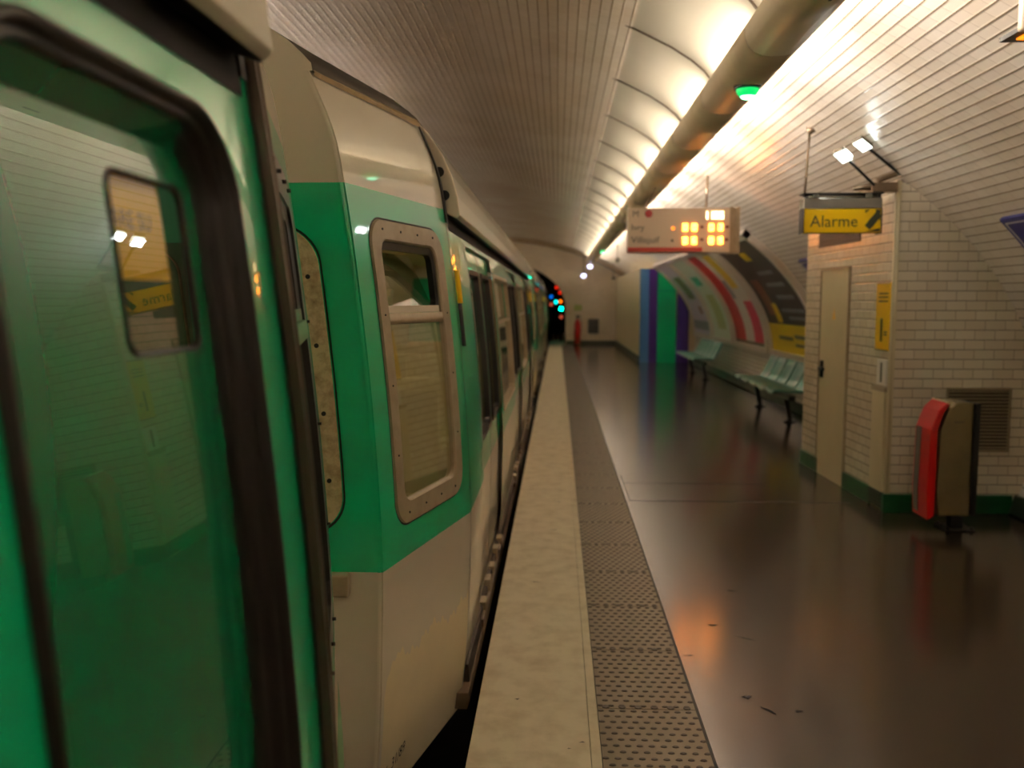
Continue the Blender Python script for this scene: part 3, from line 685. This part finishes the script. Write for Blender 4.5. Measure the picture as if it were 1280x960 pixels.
# coloured block at the far end of the platform
mb = MB()
def blk(x0, x1, z1=2.5):
    pts = [(x0, 0)] + [(x1, 0)] + ([(x1, z1)] if x1 < vx(z1) else [(vx(z) + .01, z) for z in [.1 * i for i in range(0, 26)] if vx(z) < 9 and z > 0 and z <= z1]) + [(x0, z1)]
    return pts
mb.prism(blk(2.2, 3.6), lambda p: (p[0], 24.0, p[1]), lambda p: (p[0], Y1, p[1]))
struct(mb.build('wall_side_block', M['cream'], merge=False))
t = thing('coloured_panel', 'tall blue, purple and turquoise panelled face at the far end of the platform', 'wall panel', (2.7, 23.98, 0))
for nm, mt, x0, x1 in (('blue_panel', 'skyblue', 2.2, 2.44), ('purple_panel', 'purple', 2.44, 2.66), ('turquoise_panel', 'turq', 2.66, 3.16), ('purple_panel', 'purple', 3.16, 3.5)):
    mb = MB(); x1c = x1; zz = 2.5
    pts = [(x0, 0), (x1, 0)] + [(min(x1, vx(z) - .01), z) for z in [.1 * i for i in range(1, 26)]] + [(x0, zz)] if x0 < vx(zz) else [(x0, 0), (x1, 0)] + [(min(x1, vx(z) - .01), z) for z in [.1 * i for i in range(1, 24)] if vx(z) > x0 + .02]
    mb.prism(pts, lambda p: (p[0], 23.95, p[1]), lambda p: (p[0], 23.998, p[1])); mb.build(nm, M[mt], t, merge=False)
mb = MB(); mb.box(2.67, 3.15, 23.945, 23.95, 1.9, 1.93); mb.build('joint_line', M['p_teal'], t)
# things at the end wall
t = thing('fire_extinguisher', 'red fire extinguisher standing against the far end wall beside the tunnel mouth', 'fire extinguisher', (.75, Y1 - .2, 0))
mb = MB(); mb.cyl((.75, Y1 - .2, .03), (.75, Y1 - .2, .82), .115, None, 20); mb.cyl((.75, Y1 - .2, .82), (.75, Y1 - .2, .98), .115, .035, 20); mb.build('cylinder', M['extred'], t)
mb = MB(); mb.cyl((.75, Y1 - .2, .98), (.75, Y1 - .2, 1.06), .035); mb.box(.68, .86, Y1 - .22, Y1 - .18, 1.06, 1.1); mb.tube([(.84, Y1 - .2, 1.06), (.9, Y1 - .2, .8), (.87, Y1 - .2, .45)], .012); mb.build('valve', M['black'], t)
mb = MB(); mb.cyl((.75, Y1 - .2, 0), (.75, Y1 - .2, .05), .13); mb.build('foot_ring', M['black'], t)
t = tag((lambda mb: (mb.box(.62, .92, Y1 - .02, Y1, 1.28, 1.5), mb.build('small_notice', M['p_lime']))[1])(MB()), 'small yellowish notice above the red fire extinguisher on the end wall', 'sign')
t = thing('end_wall_vent', 'dark grey vent box low on the far end wall', 'vent', (1.35, Y1, .4))
mb = MB(); mb.box(1.14, 1.55, Y1 - .06, Y1, .42, .98); mb.build('housing', M['ventgrey'], t, bevel=.01)
mb = MB(); [mb.box(1.17, 1.52, Y1 - .07, Y1 - .06, .47 + .06 * i, .49 + .06 * i) for i in range(8)]; mb.build('slats', M['ink'], t)
for x, y, z, lb in ((1.62, 24.5, 2.75, 'small dark loudspeaker hanging from the vault, nearer one'), (1.98, 32.0, 2.45, 'small dark loudspeaker hanging near the end wall, further one')):
    t = thing('loudspeaker', lb, 'loudspeaker', (x, y, z))
    mb = MB(); mb.cyl((x, y - .1, z), (x, y + .1, z), .07, .05, 16); mb.build('horn', M['ventgrey'], t)
    zt = VZ + VB * math.sqrt(1 - ((x - VX) / VA) ** 2)
    mb = MB(); mb.cyl((x, y, z), (x, y, zt - .01), .012); mb.build('stem', M['black'], t)

# signals in the tunnel
def signal(x, y, zs_, mats, label):
    t = thing('signal_light', label, 'signal light', (x, y, 0))
    z0, z1 = min(zs_), max(zs_)
    mb = MB(); mb.box(x - .11, x + .11, y, y + .12, z0 - .12, z1 + .12); mb.build('housing', M['gap'], t)
    mb = MB(); mb.cyl((x, y + .06, 0), (x, y + .06, z0 - .1), .03); mb.build('post', M['gap'], t)
    for z, m_ in zip(zs_, mats):
        mb = MB(); mb.cyl((x, y - .02, z), (x, y, z), .07, None, 20); mb.build('lens', M[m_], t)
signal(.15, 37.0, (1.32, .98), ('s_green', 's_dim'), 'bright green tunnel signal light with a dim red lamp below, lowest of the cluster')
signal(.13, 40.0, (1.62,), ('s_orange',), 'orange tunnel signal light above the bright green one')
signal(-.07, 38.5, (1.60, ), ('s_cyan', ), 'cyan tunnel signal light left of the orange one')
signal(-.27, 37.5, (1.82, 1.50), ('s_blue', 's_dim'), 'blue tunnel signal light with a dim lamp below, nearest the train')
signal(-.05, 42.0, (2.28,), ('s_red',), 'red tunnel signal light at the top left of the cluster')
signal(.12, 42.5, (2.04,), ('s_red',), 'red tunnel signal light just right of and below the topmost red one')

# ------------------------------------------------------------------ the train
ZS = [-.17, .1, .45, .75, 1.2, 1.6, 2.04, 2.2, 2.40]
XS = [-.43, -.40, -.385, -.38, -.40, -.435, -.49, -.52, -.60]
XM = -1.6                                   # middle of the car
def _slopes():
    d = [(XS[i + 1] - XS[i]) / (ZS[i + 1] - ZS[i]) for i in range(len(ZS) - 1)]
    return [d[0]] + [(a + b) / 2 for a, b in zip(d, d[1:])] + [d[-1]]
_SL = _slopes()
def px(z):
    z = max(ZS[0], min(ZS[-1], z))
    for i in range(len(ZS) - 1):
        if z <= ZS[i + 1] + 1e-9:
            h = ZS[i + 1] - ZS[i]; u = (z - ZS[i]) / h
            return (2 * u ** 3 - 3 * u * u + 1) * XS[i] + (u ** 3 - 2 * u * u + u) * h * _SL[i] + (-2 * u ** 3 + 3 * u * u) * XS[i + 1] + (u ** 3 - u * u) * h * _SL[i + 1]
    return XS[-1]
CH = .89
ZB = [round(-.17 + 2.57 * i / 44, 4) for i in range(45)]

class Car:
    def __init__(s, y0, y1): s.y0, s.y1 = y0, y1
    def P(s, y, z, off=0.):
        k = max(0, (s.y0 + CH - y) / CH, (y - (s.y1 - CH)) / CH)
        x = px(z) - .215 * k
        # outward normal, roughly
        n = Vector((1, 0, 0))
        if y < s.y0 + CH - 1e-6: n = Vector((1, -.24, 0)).normalized()
        elif y > s.y1 - CH + 1e-6: n = Vector((1, .24, 0)).normalized()
        return Vector((x, y, z)) + n * off
def zcuts(z0, z1, extra=()):
    q = sorted({z0, z1} | {z for z in list(ZB) + list(extra) if z0 + 1e-4 < z < z1 - 1e-4})
    return q
def patch(mb, P, y0, y1, z0, z1, off=0., m=0, ny=1, extra=()):
    mb.grid(lambda y, z: P(y, z, off), [y0 + (y1 - y0) * i / ny for i in range(ny + 1)], zcuts(z0, z1, extra), m)
def rr(y0, y1, z0, z1, r, n=6, rb=None):
    """rounded rectangle in (y, z); rb: radius of the lower corners"""
    rb = rb or r; L_ = []
    for cy, cz, a0, q in ((y1 - r, z1 - r, 0, r), (y0 + r, z1 - r, 90, r), (y0 + rb, z0 + rb, 180, rb), (y1 - rb, z0 + rb, 270, rb)):
        for i in range(n + 1):
            a = math.radians(a0 + 90 * i / n); L_.append((cy + q * math.cos(a), cz + q * math.sin(a)))
        if a0 == 90 or a0 == 270:
            a, b = (z1 - r, z0 + rb) if a0 == 90 else (z0 + rb, z1 - r)
            for k in range(1, 8): L_.append((y0 if a0 == 90 else y1, a + (b - a) * k / 8))
    return L_
def corners(mb, P, y0, y1, z0, z1, r, off=0, m=0, n=6):
    for cy, cz, a0, ky, kz in ((y1 - r, z1 - r, 0, y1, z1), (y0 + r, z1 - r, 90, y0, z1), (y0 + r, z0 + r, 180, y0, z0), (y1 - r, z0 + r, 270, y1, z0)):
        pts = [(cy + r * math.cos(math.radians(a0 + 90 * i / n)), cz + r * math.sin(math.radians(a0 + 90 * i / n))) for i in range(n + 1)]
        k = mb.vert(P(ky, kz, off)); ids = [mb.vert(P(a, b, off)) for a, b in pts]
        for i in range(n): mb.face([k, ids[i + 1], ids[i]], m, None, True)
def rings(mb, P, spec, m=0):
    """spec: list of (loop, off)"""
    for (la, oa), (lb, ob) in zip(spec, spec[1:]):
        mb.strip([P(y, z, oa) for y, z in la], [P(y, z, ob) for y, z in lb], m, True, False)
def holes_fill(mb, P, y0, y1, z0, z1, holes, off=0, m=0):
    """surface y0..y1 x z0..z1 less the rectangles in holes [(a,b,c,d,r)]"""
    ys = sorted({y0, y1} | {h[0] for h in holes if y0 < h[0] < y1} | {h[1] for h in holes if y0 < h[1] < y1})
    ex = sorted({h[2] for h in holes} | {h[3] for h in holes})
    for a, b in zip(ys, ys[1:]):
        mid = (a + b) / 2; cut = sorted([(h[2], h[3]) for h in holes if h[0] < mid < h[1]])
        z = z0
        for c, d in cut:
            if c > z: patch(mb, P, a, b, z, min(c, z1), off, m, 1, ex)
            z = max(z, d)
            if z >= z1: break
        if z < z1: patch(mb, P, a, b, z, z1, off, m, 1, ex)

def seat_block(parent, x, y, dr):
    mb = MB(); prof = [(0, .0), (0, .42), (.03, .46), (.38, .44), (.44, .52), (.50, .95), (.54, .97), (.55, .0)]
    mb.prism(prof, lambda p: (x - .38, y + dr * p[0], p[1]), lambda p: (x + .38, y + dr * p[0], p[1])); mb.build('passenger_seat', M['seat'], parent, bevel=.015)

def make_car(y0, y1, label, seams, wins, doors, cham=(True, True), name='metro_car', fascia=True, special=None, inner=True, text=False, handles=(), dark=False):
    c = Car(y0, y1); P = c.P
    t = thing(name, label, 'metro car', (XM, (y0 + y1) / 2, -1))
    cw = []
    # chamfer windows mirrored at each end
    F0, F1 = (.12, .79)                 # distance from the car end
    for end in (0, 1):
        if not cham[end]: continue
        a, b = (y0 + F0, y0 + F1) if end == 0 else (y1 - F1, y1 - F0)
        cw.append((a, b, .84, 1.94, .10))
    W = [(a, b, .86, 1.84, .05) for a, b in wins]
    D = [(a, b, .0, 1.93, .001) for a, b in doors]
    SPC = [special] if special else []
    H = cw + W + D + SPC
    lines = [y0, y0 + CH, y1 - CH, y1]
    for nm, z0, z1, mt in (('lower_panel', -.17, .72, 'white'), ('green_band', .72, 2.04, 'green'), ('upper_panel', 2.04, 2.40, 'white')):
        mb = MB()
        for a, b in zip(lines, lines[1:]): holes_fill(mb, P, a, b, z0, z1, H)
        if nm == 'green_band':
            for h in cw + W + SPC: corners(mb, P, *((h[0], h[1], max(h[2], .0), h[3], h[4])), n=8)
        mb.build(nm, M[mt], t, recalc=False)
    # sharp bottom lip and inner lining
    mb = MB()
    for a, b in zip(lines, lines[1:]): holes_fill(mb, P, a, b, -.17, 2.40, [(h[0] - .02, h[1] + .02, h[2] - .02, h[3] + .02, 0) for h in H], -.05)
    mb.build('inner_lining', M['interior'], t)
    # chamfer windows: plate, divider, glass, rivets
    for a, b, z0, z1, r in cw:
        g = (a + .075, b - .085, .925, 1.865)
        lo = rr(a, b, z0, z1, r, 8); li_ = rr(g[0], g[1], g[2], g[3], .055, 8)
        mb = MB(); rings(mb, P, [(lo, -.002), (rr(a + .003, b - .003, z0 + .003, z1 - .003, r, 8), .002 if dark else .008), (rr(g[0] - .006, g[1] + .006, g[2] - .006, g[3] + .006, .058, 8), .002 if dark else .008), (li_, .002), (li_, -.014)])
        fr_ = mb.build('window_frame', M['rubber' if dark else 'beige'], t)
        mb = MB(); rings(mb, P, [(lo, .0), (rr(a - .006, b + .006, z0 - .006, z1 + .006, r + .006, 8), .001), (rr(a - .006, b + .006, z0 - .006, z1 + .006, r + .006, 8), -.004)]); mb.build('gasket', M['rubber'], fr_)
        rv = [(a + .1 + (b - a - .2) * i / 3, zz, .0045) for zz in (z1 - .035, z0 + .04) for i in range(4)] + [(yy, zz, .0035) for zz in (1.1, 1.35, 1.6) for yy in (a + .035, b - .04)]
        for yy, zz, q in rv:
            mb = MB(); mb.cyl(P(yy, zz, .001), P(yy, zz, .011), q, None, 8); mb.build('rivet', M['ink'], fr_)
        mb = MB(); patch(mb, P, g[0], g[1], 1.565, 1.605, .006); 
        for zz in (1.565, 1.605): mb.strip([P(g[0], zz, .006), P(g[1], zz, .006)], [P(g[0], zz, -.02), P(g[1], zz, -.02)], 0, False)
        mb.build('divider', M['flap' if dark else 'beige'], fr_)
        mb = MB(); patch(mb, P, g[0] - .01, g[1] + .01, g[2] - .01, 1.58, -.011); mb.build('lower_pane', M['glassdusty'], fr_)
        mb = MB(); patch(mb, lambda y, z, o: P(y, z, o - (z - 1.6) * .4), g[0] + .012, g[1] - .012, 1.607, g[3] - .03, -.02); mb.build('hopper_pane', M['glass'], fr_)
        mb = MB(); q = rr(g[0] + .002, g[1] - .002, 1.607, g[3] - .002, .04); q2 = rr(g[0] + .02, g[1] - .02, 1.625, g[3] - .03, .03)
        rings(mb, P, [(q, -.004), (q2, -.01), (q2, -.035)]); mb.build('hopper_frame', M['rubber'], fr_)
        mb = MB(); patch(mb, P, g[0] + .01, g[1] - .01, 1.606, 1.632, -.003); mb.build('hopper_sill', M['white'], fr_)
    # side windows
    for a, b, z0, z1, r in W:
        mb = MB(); lo = rr(a, b, z0, z1, r); l1 = rr(a + .035, b - .035, z0 + .035, z1 - .035, r * .7)
        rings(mb, P, [(lo, -.002), (rr(a + .004, b - .004, z0 + .004, z1 - .004, r), .007), (rr(a + .03, b - .03, z0 + .03, z1 - .03, r * .8), .007), (l1, -.03)])
        fr_ = mb.build('window_frame', M['beige'], t)
        mb = MB(); patch(mb, P, a + .03, b - .03, z0 + .03, 1.5, -.02); mb.build('lower_pane', M['glassdusty'], fr_)
        mb = MB(); patch(mb, P, a + .03, b - .03, 1.5, z1 - .03, -.035); mb.build('upper_pane', M['glass'], fr_)
        mb = MB(); patch(mb, P, a + .03, b - .03, 1.485, 1.515, .004); mb.build('divider', M['beige'], fr_)
    # doors: two leaves
    for a, b, z0, z1, r in D:
        mid = (a + b) / 2
        for (u, v) in ((a, mid), (mid, b)):
            mb = MB(); wn = (u + .10, v - .10, .90, 1.82, .05)
            for zz0, zz1, mi in ((0, .72, 1), (.72, 1.93, 0)): holes_fill(mb, P, u + .008, v - .008, zz0, zz1, [wn], -.022, mi)
            corners(mb, P, *wn, off=-.022)
            leaf = mb.build('door_leaf', [M['green'], M['white']], t, recalc=False)
            mb = MB(); w0, w1, wz0, wz1, _ = wn
            rings(mb, P, [(rr(w0, w1, wz0, wz1, .05), -.024), (rr(w0 + .006, w1 - .006, wz0 + .006, wz1 - .006, .05), -.008), (rr(w0 + .03, w1 - .03, wz0 + .03, wz1 - .03, .035), -.012), (rr(w0 + .035, w1 - .035, wz0 + .035, wz1 - .035, .03), -.04)])
            mb.build('window_rubber', M['rubber'], leaf)
            mb = MB(); patch(mb, P, w0 + .02, w1 - .02, wz0 + .02, wz1 - .02, -.034); mb.build('pane', M['darkglass'], leaf)
        mb = MB(); patch(mb, P, mid - .012, mid + .012, .0, 1.93, -.012); patch(mb, P, a - .003, a + .012, .0, 1.93, -.018); patch(mb, P, b - .012, b + .003, 0, 1.93, -.018); mb.build('door_seal', M['rubber'], t)
        mb = MB(); q = P(mid, -.04); mb.box(q.x - .06, q.x + .035, a - .05, b + .05, -.055, -.015); mb.build('door_sill', M['steel'], t, bevel=.004)
        q = P(mid, -.04)
        for k in range(5):
            mb = MB(); yy = a + .15 + k * (b - a - .3) / 4; mb.box(q.x + .0, q.x + .035, yy - .06, yy + .05, -.015, .03 + .02 * (k % 2))
            mb.build('sill_bracket', M['beige'], t, bevel=.004)
    # seams
    for yy in seams:
        mb = MB(); patch(mb, P, yy - .005, yy + .005, -.17, 2.02, .0012); mb.build('panel_seam', M['rubber'], t, merge=False)
    # skirt rail under the doors
    mb = MB(); q = px(-.1)
    mb.prism([(q - .03, -.15), (q + .03, -.15), (q + .045, -.10), (q + .035, -.075), (q - .03, -.075)], lambda p: (p[0], y0 + CH - .08, p[1]), lambda p: (p[0], y1 - CH + .08, p[1]))
    mb.build('skirt_rail', M['skirt'], t, bevel=.003)
    mb = MB(); q = px(0.)
    mb.prism([(q - .01, -.07), (q + .02, -.07), (q + .015, .012), (q - .01, .02)], lambda p: (p[0], y0 + CH + .02, p[1]), lambda p: (p[0], y1 - CH - .02, p[1]))
    mb.build('rubbing_strip', M['roof'], t, bevel=.003)
    # overhanging fascia above the doors
    fa, fb = y0 + CH + .05, y1 - CH - .05
    FP = [(-.495, 2.03), (-.44, 2.005), (-.425, 2.02), (-.435, 2.10), (-.46, 2.19), (-.50, 2.28), (-.56, 2.37), (-.615, 2.425), (-.62, 2.05)]
    mb = MB(); mb.prism(FP, lambda p: (p[0], fa, p[1]), lambda p: (p[0], fb, p[1])); fs = mb.build('door_fascia', M['white'], t, bevel=.006)
    for yy, sg in ((fa, -1), (fb, 1)):
        for (x, z) in ((-.515, 2.205), (-.492, 2.105)):
            mb = MB(); mb.cyl((x, yy + sg * .003, z), (x, yy + sg * .001, z), .022, None, 20); mb.build('end_hole', M['ink'], fs)
        mb = MB(); patch(mb, P, min(yy, yy + sg * .055), max(yy, yy + sg * .055), 1.985, 2.40, .006)
        for ye in (yy, yy + sg * .055): mb.strip([P(ye, z, .006) for z in zcuts(1.985, 2.40)], [P(ye, z, -.01) for z in zcuts(1.985, 2.40)], 0, False)
        mb.build('end_seal', M['rubber'], fs)
    mb = MB(); patch(mb, P, fa, fb, 1.955, 2.04, .002); mb.build('fascia_shadow', M['gap'], t)  # black strip below the fascia: its cast shade painted on the body
    mb = MB(); mb.poly([(-.44, fa + .002, 2.0035), (-.44, fb - .002, 2.0035), (-.50, fb - .002, 2.0235), (-.50, fa + .002, 2.0235)]); mb.build('underside', M['black'], fs)  # black sheet under the fascia, shade put into its colour
    # roof
    RP = [(-.60, 2.40), (-.605, 2.425), (-.64, 2.455), (-.70, 2.50), (-.82, 2.56), (-1.0, 2.61), (-1.3, 2.65), (-1.6, 2.66)]
    RP = RP + [(2 * XM - x, z) for x, z in RP[-2::-1]]
    def rp(y, i):
        x, z = RP[i]; k = max(0, (y0 + CH - y) / CH, (y - (y1 - CH)) / CH); s_ = (x - XM) / (RP[0][0] - XM)
        return (x - .205 * k * s_, y, z)
    mb = MB(); mb.grid(rp, [y0, y0 + CH, y1 - CH, y1], list(range(len(RP)))); mb.build('roof', M['roof'], t)
    for e0, e1 in ((y0 + .01, y0 + CH), (y1 - CH, y1 - .01)):
        mb = MB()
        A = [P(e0, 2.385, .004), P(e1, 2.385, .004)]; B = [P(e0, 2.40, .012), P(e1, 2.40, .012)]; C = [Vector(rp(e0, 2)), Vector(rp(e1, 2))]; 
        for u, v in ((A, B), (B, C)): mb.strip(u, v, 0, False)
        mb.build('gutter', M['gutter'], t)
    # ends
    for end, (ye, sg) in enumerate(((y0, 1), (y1, -1))):
        LP = [(P(ye, z).x, z) for z in ZB]
        for nm, zz0, zz1, mt in (('end_lower', -.17, .72, 'white'), ('end_band', .72, 2.04, 'green'), ('end_upper', 2.04, 2.40, 'white')):
            mb = MB(); zz = zcuts(zz0, zz1)
            mb.strip([(P(ye, z).x, ye, z) for z in zz], [(2 * XM - P(ye, z).x, ye, z) for z in zz], 0, False)
            if nm == 'end_upper':
                top = [rp(ye, i) for i in range(len(RP))]
                mb.poly(top)
            mb.build(nm, M[mt], t)
        # rounded corner bead
        mb = MB(); n_ = 6
        for za, zb, mi in ((-.17, .72, 0), (.72, 2.04, 1), (2.04, 2.40, 0)):
            zz = zcuts(za, zb)
            mb.grid(lambda a, z: (P(ye, z).x - .018 + .022 * math.cos(a), ye + sg * (.018 - .022 * math.sin(a)), z), [PI / 2 * i / n_ for i in range(n_ + 1)], zz, mi)
        mb.build('corner_bead', [M['white'], M['green']], t)
        # weathered plate over the end window, with screws
        Wp = rr(-1.55, -.0, .86, 1.90, .12, 10)
        def EP(u, z, off=0):       # u: distance inwards from the corner
            x = P(ye, z).x + u; return Vector((x, ye - sg * off, z))
        lo = rr(-1.3, -.128, .86, 1.90, .13, 10)
        li_ = [(u, z) for u, z in rr(-1.12, -.32, 1.0, 1.78, .06, 10)]
        mb = MB(); rings(mb, EP, [(lo, .0), (lo, .008), (li_, .008), (li_, -.02)]); pl = mb.build('end_window_plate', M['rust'], t)
        mb = MB(); rings(mb, EP, [([(u * 1.0 + (.004 if u > -.7 else -.004), z) for u, z in lo], .001), ([(u * 1.0 + (.010 if u > -.7 else -.01), z + (.006 if z > 1.4 else -.006)) for u, z in lo], .0015)]); mb.build('gasket', M['rubber'], pl)
        mb = MB(); mb.poly([EP(-1.2, .95, -.01), EP(-.3, .95, -.01), EP(-.3, 1.8, -.01), EP(-1.2, 1.8, -.01)]); mb.build('pane', M['darkglass'], pl)
        for zz in (1.73, 1.50, 1.27, 1.04):
            mb = MB(); mb.cyl(EP(-.168, zz, .008), EP(-.168, zz, .012), .008, None, 10); mb.build('screw', M['ink'], pl)
        mb = MB(); q = EP(-.135, .69, 0); mb.box(q.x - .06, q.x + .022, ye - sg * .05 if sg > 0 else ye, ye if sg > 0 else ye + .05, .645, .722); mb.build('corner_bracket', M['beige'], t, bevel=.006)
    # far side shell, with open windows, floor and ceiling of the saloon
    Q = lambda y, z, off=0.: Vector((2 * XM - P(y, z, 0).x, y, z))
    wh = []
    y = y0 + .2
    while y + 1.2 < y1: wh.append((y, y + 1.1, .86, 1.84, 0)); y += 1.3
    mb = MB()
    for a, b in zip(lines, lines[1:]): holes_fill(mb, Q, a, b, -.17, 2.40, wh)
    mb.build('far_side', M['interior'], t)
    mb = MB()
    for a, b, cc, d, _ in wh: patch(mb, Q, a, b, cc, d)
    mb.build('far_panes', M['glassdusty'], t, merge=False)
    mb = MB(); mb.box(-2.75, -.66, y0 + .03, y1 - .03, -.05, 0); mb.build('saloon_floor', M['intdark'], t)
    mb = MB(); mb.box(-2.35, -.86, y0 + .03, y1 - .03, 2.24, 2.27); mb.build('saloon_ceiling', M['interior'], t)
    for sx in (-1.3, -2.15):
        y = y0 + .35
        for k in range(4 if inner else 2):
            if y + .9 < y1: seat_block(t, sx, y + .55, -1); seat_block(t, sx, y + .62, 1)
            y += 3.5
    for yy in ([y0 + 2.4, y1 - 2.4] if inner else [y1 - 2.4]):
        mb = MB(); mb.cyl((XM, yy, 0), (XM, yy, 2.24), .018); mb.build('grab_pole', M['pole'], t)
    mb = MB(); mb.cyl((-.95, y0 + .4, 1.98), (-.95, y1 - .4, 1.98), .016); mb.build('hand_rail', M['pole'], t)
    for k in range(4):
        yy = y0 + (y1 - y0) * (k + .5) / 4
        li = bpy.data.lights.new('saloon_lamp', 'AREA'); li.shape = 'RECTANGLE'; li.size = 2.6; li.size_y = .1; li.energy = SALOON_W; li.color = (1, .88, .6)
        lo_ = bpy.data.objects.new('saloon_lamp', li); COL.objects.link(lo_); lo_.location = (XM, yy, 2.23); lo_.rotation_euler = (0, 0, PI / 2); lo_.parent = t; lo_.matrix_parent_inverse = inv(t)
    # underframe
    mb = MB(); mb.box(-2.6, -.64, y0 + .1, y1 - .1, -.45, -.16)
    for k in (.16, .84):
        yc = y0 + (y1 - y0) * k; mb.box(-2.5, -.7, yc - 1.1, yc + 1.1, -.62, -.45)
        for dy in (-.8, .8):
            mb.cyl((-.82, yc + dy, -.46), (-.94, yc + dy, -.46), .36, None, 20); mb.cyl((-2.38, yc + dy, -.46), (-2.26, yc + dy, -.46), .36, None, 20)
    mb.build('underframe', M['gap'], t)
    return t, c
SALOON_W = 4.0

# second car (in full view), third and fourth copied behind it
C2Y0, C2Y1 = 2.952, 15.40
car2, c2 = make_car(C2Y0, C2Y1, 'green and cream metro car facing the camera, standing at the platform, second of the train',
    seams=[3.845, 4.50, 13.86, 14.505], wins=[(6.28, 7.93), (9.78, 11.43)], doors=[(4.56, 6.16), (8.05, 9.65), (11.56, 13.16)])
for yy in (3.93, 14.38):       # yellow recessed handles on the pillars
    def knob(zz0, zz1, o, w_):
        mb = MB(); q = [(yy + w_ * math.cos(PI * i / 8), max(min(o * math.sin(PI * i / 8), o), -.002)) for i in range(9)]
        zz = zcuts(zz0, zz1)
        mb.grid(lambda i, z: c2.P(q[i][0], z, q[i][1]), list(range(9)), zz)
        for z in (zz0, zz1): mb.poly([c2.P(u, z, v) for u, v in q])
        return mb
    h_ = knob(1.64, 1.785, .022, .022).build('door_release', M['yellow'], car2)
    knob(1.45, 1.638, .016, .020).build('handle_grip', M['ink'], h_)
# pale number on the chamfered corner
mb = MB(); text_into(mb, '1. 31/89', .062, lambda x, y: c2.P(3.02 + x * .85, -.065 + y + x * .12, .0015)); mb.build('lettering', M['ink'], car2)
# dusty lower corner
mb = MB()
def dust_top(y):
    return .37 + (.33 - .37) * (y - 2.97) + (-.10 if y < 3.06 else 0) * (3.06 - y) / .09 + .012 * math.sin(y * 61) + .010 * math.sin(y * 143 + 1) + .02 * math.sin(y * 17)
mb.grid(lambda y, k: c2.P(y, -.168 + (dust_top(y) + .168) * k / 12, .0006), [2.972 + .0086 * i for i in range(101)], list(range(13)))
mb.build('dust_patch', M['dirty'], car2, recalc=False)
for k, lb in ((1, 'green and cream metro car beyond the second car, third of the train'), (2, 'furthest metro car entering the tunnel mouth, fourth of the train')):
    o = copy_tree(car2); o.location.y += (C2Y1 - C2Y0 + .65) * k; o['label'] = lb
    car2['group'] = o['group'] = 'cars of the green metro train'

# first car, cut by the left edge of the photo
C1Y1 = 2.29; C1Y0 = C1Y1 - 10.9
SPC = (.66, 1.248, .16, 1.905, .12)
car1, c1 = make_car(C1Y0, C1Y1, 'nearest green metro car with a black rubber framed door, at the left edge', seams=[1.40], wins=[(-3.2, -1.6)], doors=[(-1.5, .1), (-5.2, -3.6)], special=SPC, inner=False, dark=True)
car1['group'] = 'cars of the green metro train'
P = c1.P
a, b, z0, z1, r = SPC
mb = MB()
steps = [(0, -.001, .12), (.001, .010, .12), (.010, .012, .115), (.016, .000, .11), (.020, -.006, .11), (.026, .000, .105), (.031, -.012, .10), (.035, -.026, .10), (.039, -.022, .095), (.043, -.030, .09), (.046, -.044, .09)]
rings(mb, P, [(rr(a + d, b - d, z0 + d, z1 - d * .9, q, 14), o) for d, o, q in steps])
fr1 = mb.build('door_rubber_frame', M['rubber'], car1)
for p in fr1.data.polygons: p.use_smooth = True
OFF = -.042
mb = MB(); wn = (.965, 1.168, 1.585, 1.80, .022)
holes_fill(mb, P, a + .03, b - .03, z0 + .03, 1.845, [wn], OFF); corners(mb, P, *wn, off=OFF)
leaf = mb.build('door_leaf', M['leafgreen'], car1, recalc=False)
mb = MB(); mb.grid(lambda y, k: P(y, [1.845, 1.885][k], [OFF, OFF + .036][k]), [a + .03, b - .03], [0, 1]); mb.build('top_rail', M['leafgreen'], leaf)
mb = MB(); w0, w1, wz0, wz1, _ = wn
rings(mb, P, [(rr(w0, w1, wz0, wz1, .022), OFF - .001), (rr(w0 + .002, w1 - .002, wz0 + .002, wz1 - .002, .022), OFF + .003), (rr(w0 + .006, w1 - .006, wz0 + .006, wz1 - .006, .02), OFF + .002), (rr(w0 + .007, w1 - .007, wz0 + .007, wz1 - .007, .018), OFF - .006)])
mb.build('window_rubber', M['rubber'], leaf)
mb = MB(); patch(mb, P, w0 + .003, w1 - .003, wz0 + .003, wz1 - .003, OFF - .004); mb.build('pane', M['clearpane'], leaf)
mb = MB(); mb.grid(lambda y, z: P(y, z, OFF - .012), [.98, 1.125], [1.675 + .012 * i for i in range(11)]); ns = mb.build('notice', M['notice'], leaf, recalc=False)
mb = MB(); text_into(mb, 'ARE SU', .030, lambda x, y: P(.99 + x * 1.05, 1.735 + y, OFF - .0112)); mb.build('lettering', M['dtext'], ns)
# ribbed steel post at the seam
mb = MB()
for d0, d1, o in ((0, .046, .012), (.004, .012, .018), (.018, .028, .020), (.034, .043, .018)):
    A = [(1.383 + d0), (1.383 + d1)]
    zz = zcuts(-.12, 2.07)
    mb.grid(lambda y, z: P(y, z, o), A, zz, 0)
    for yy in A: mb.strip([P(yy, z, o) for z in zz], [P(yy, z, -.002) for z in zz], 0, False)
mb.build('seam_post', M['poststeel'], car1)
mb = MB(); patch(mb, P, 1.372, 1.383, -.12, 2.03, .004); mb.build('post_rubber', M['rubber'], car1)
mb = MB(); zz = zcuts(.02, .62)
mb.grid(lambda k, z: (P(C1Y1, z).x + .004 + .02 * k * math.sin((z - .02) / .6 * PI), C1Y1 + .012, z), [0, 1], zz); mb.build('end_flap', M['flap'], car1, merge=False)
# small gutter bolt plate between cars
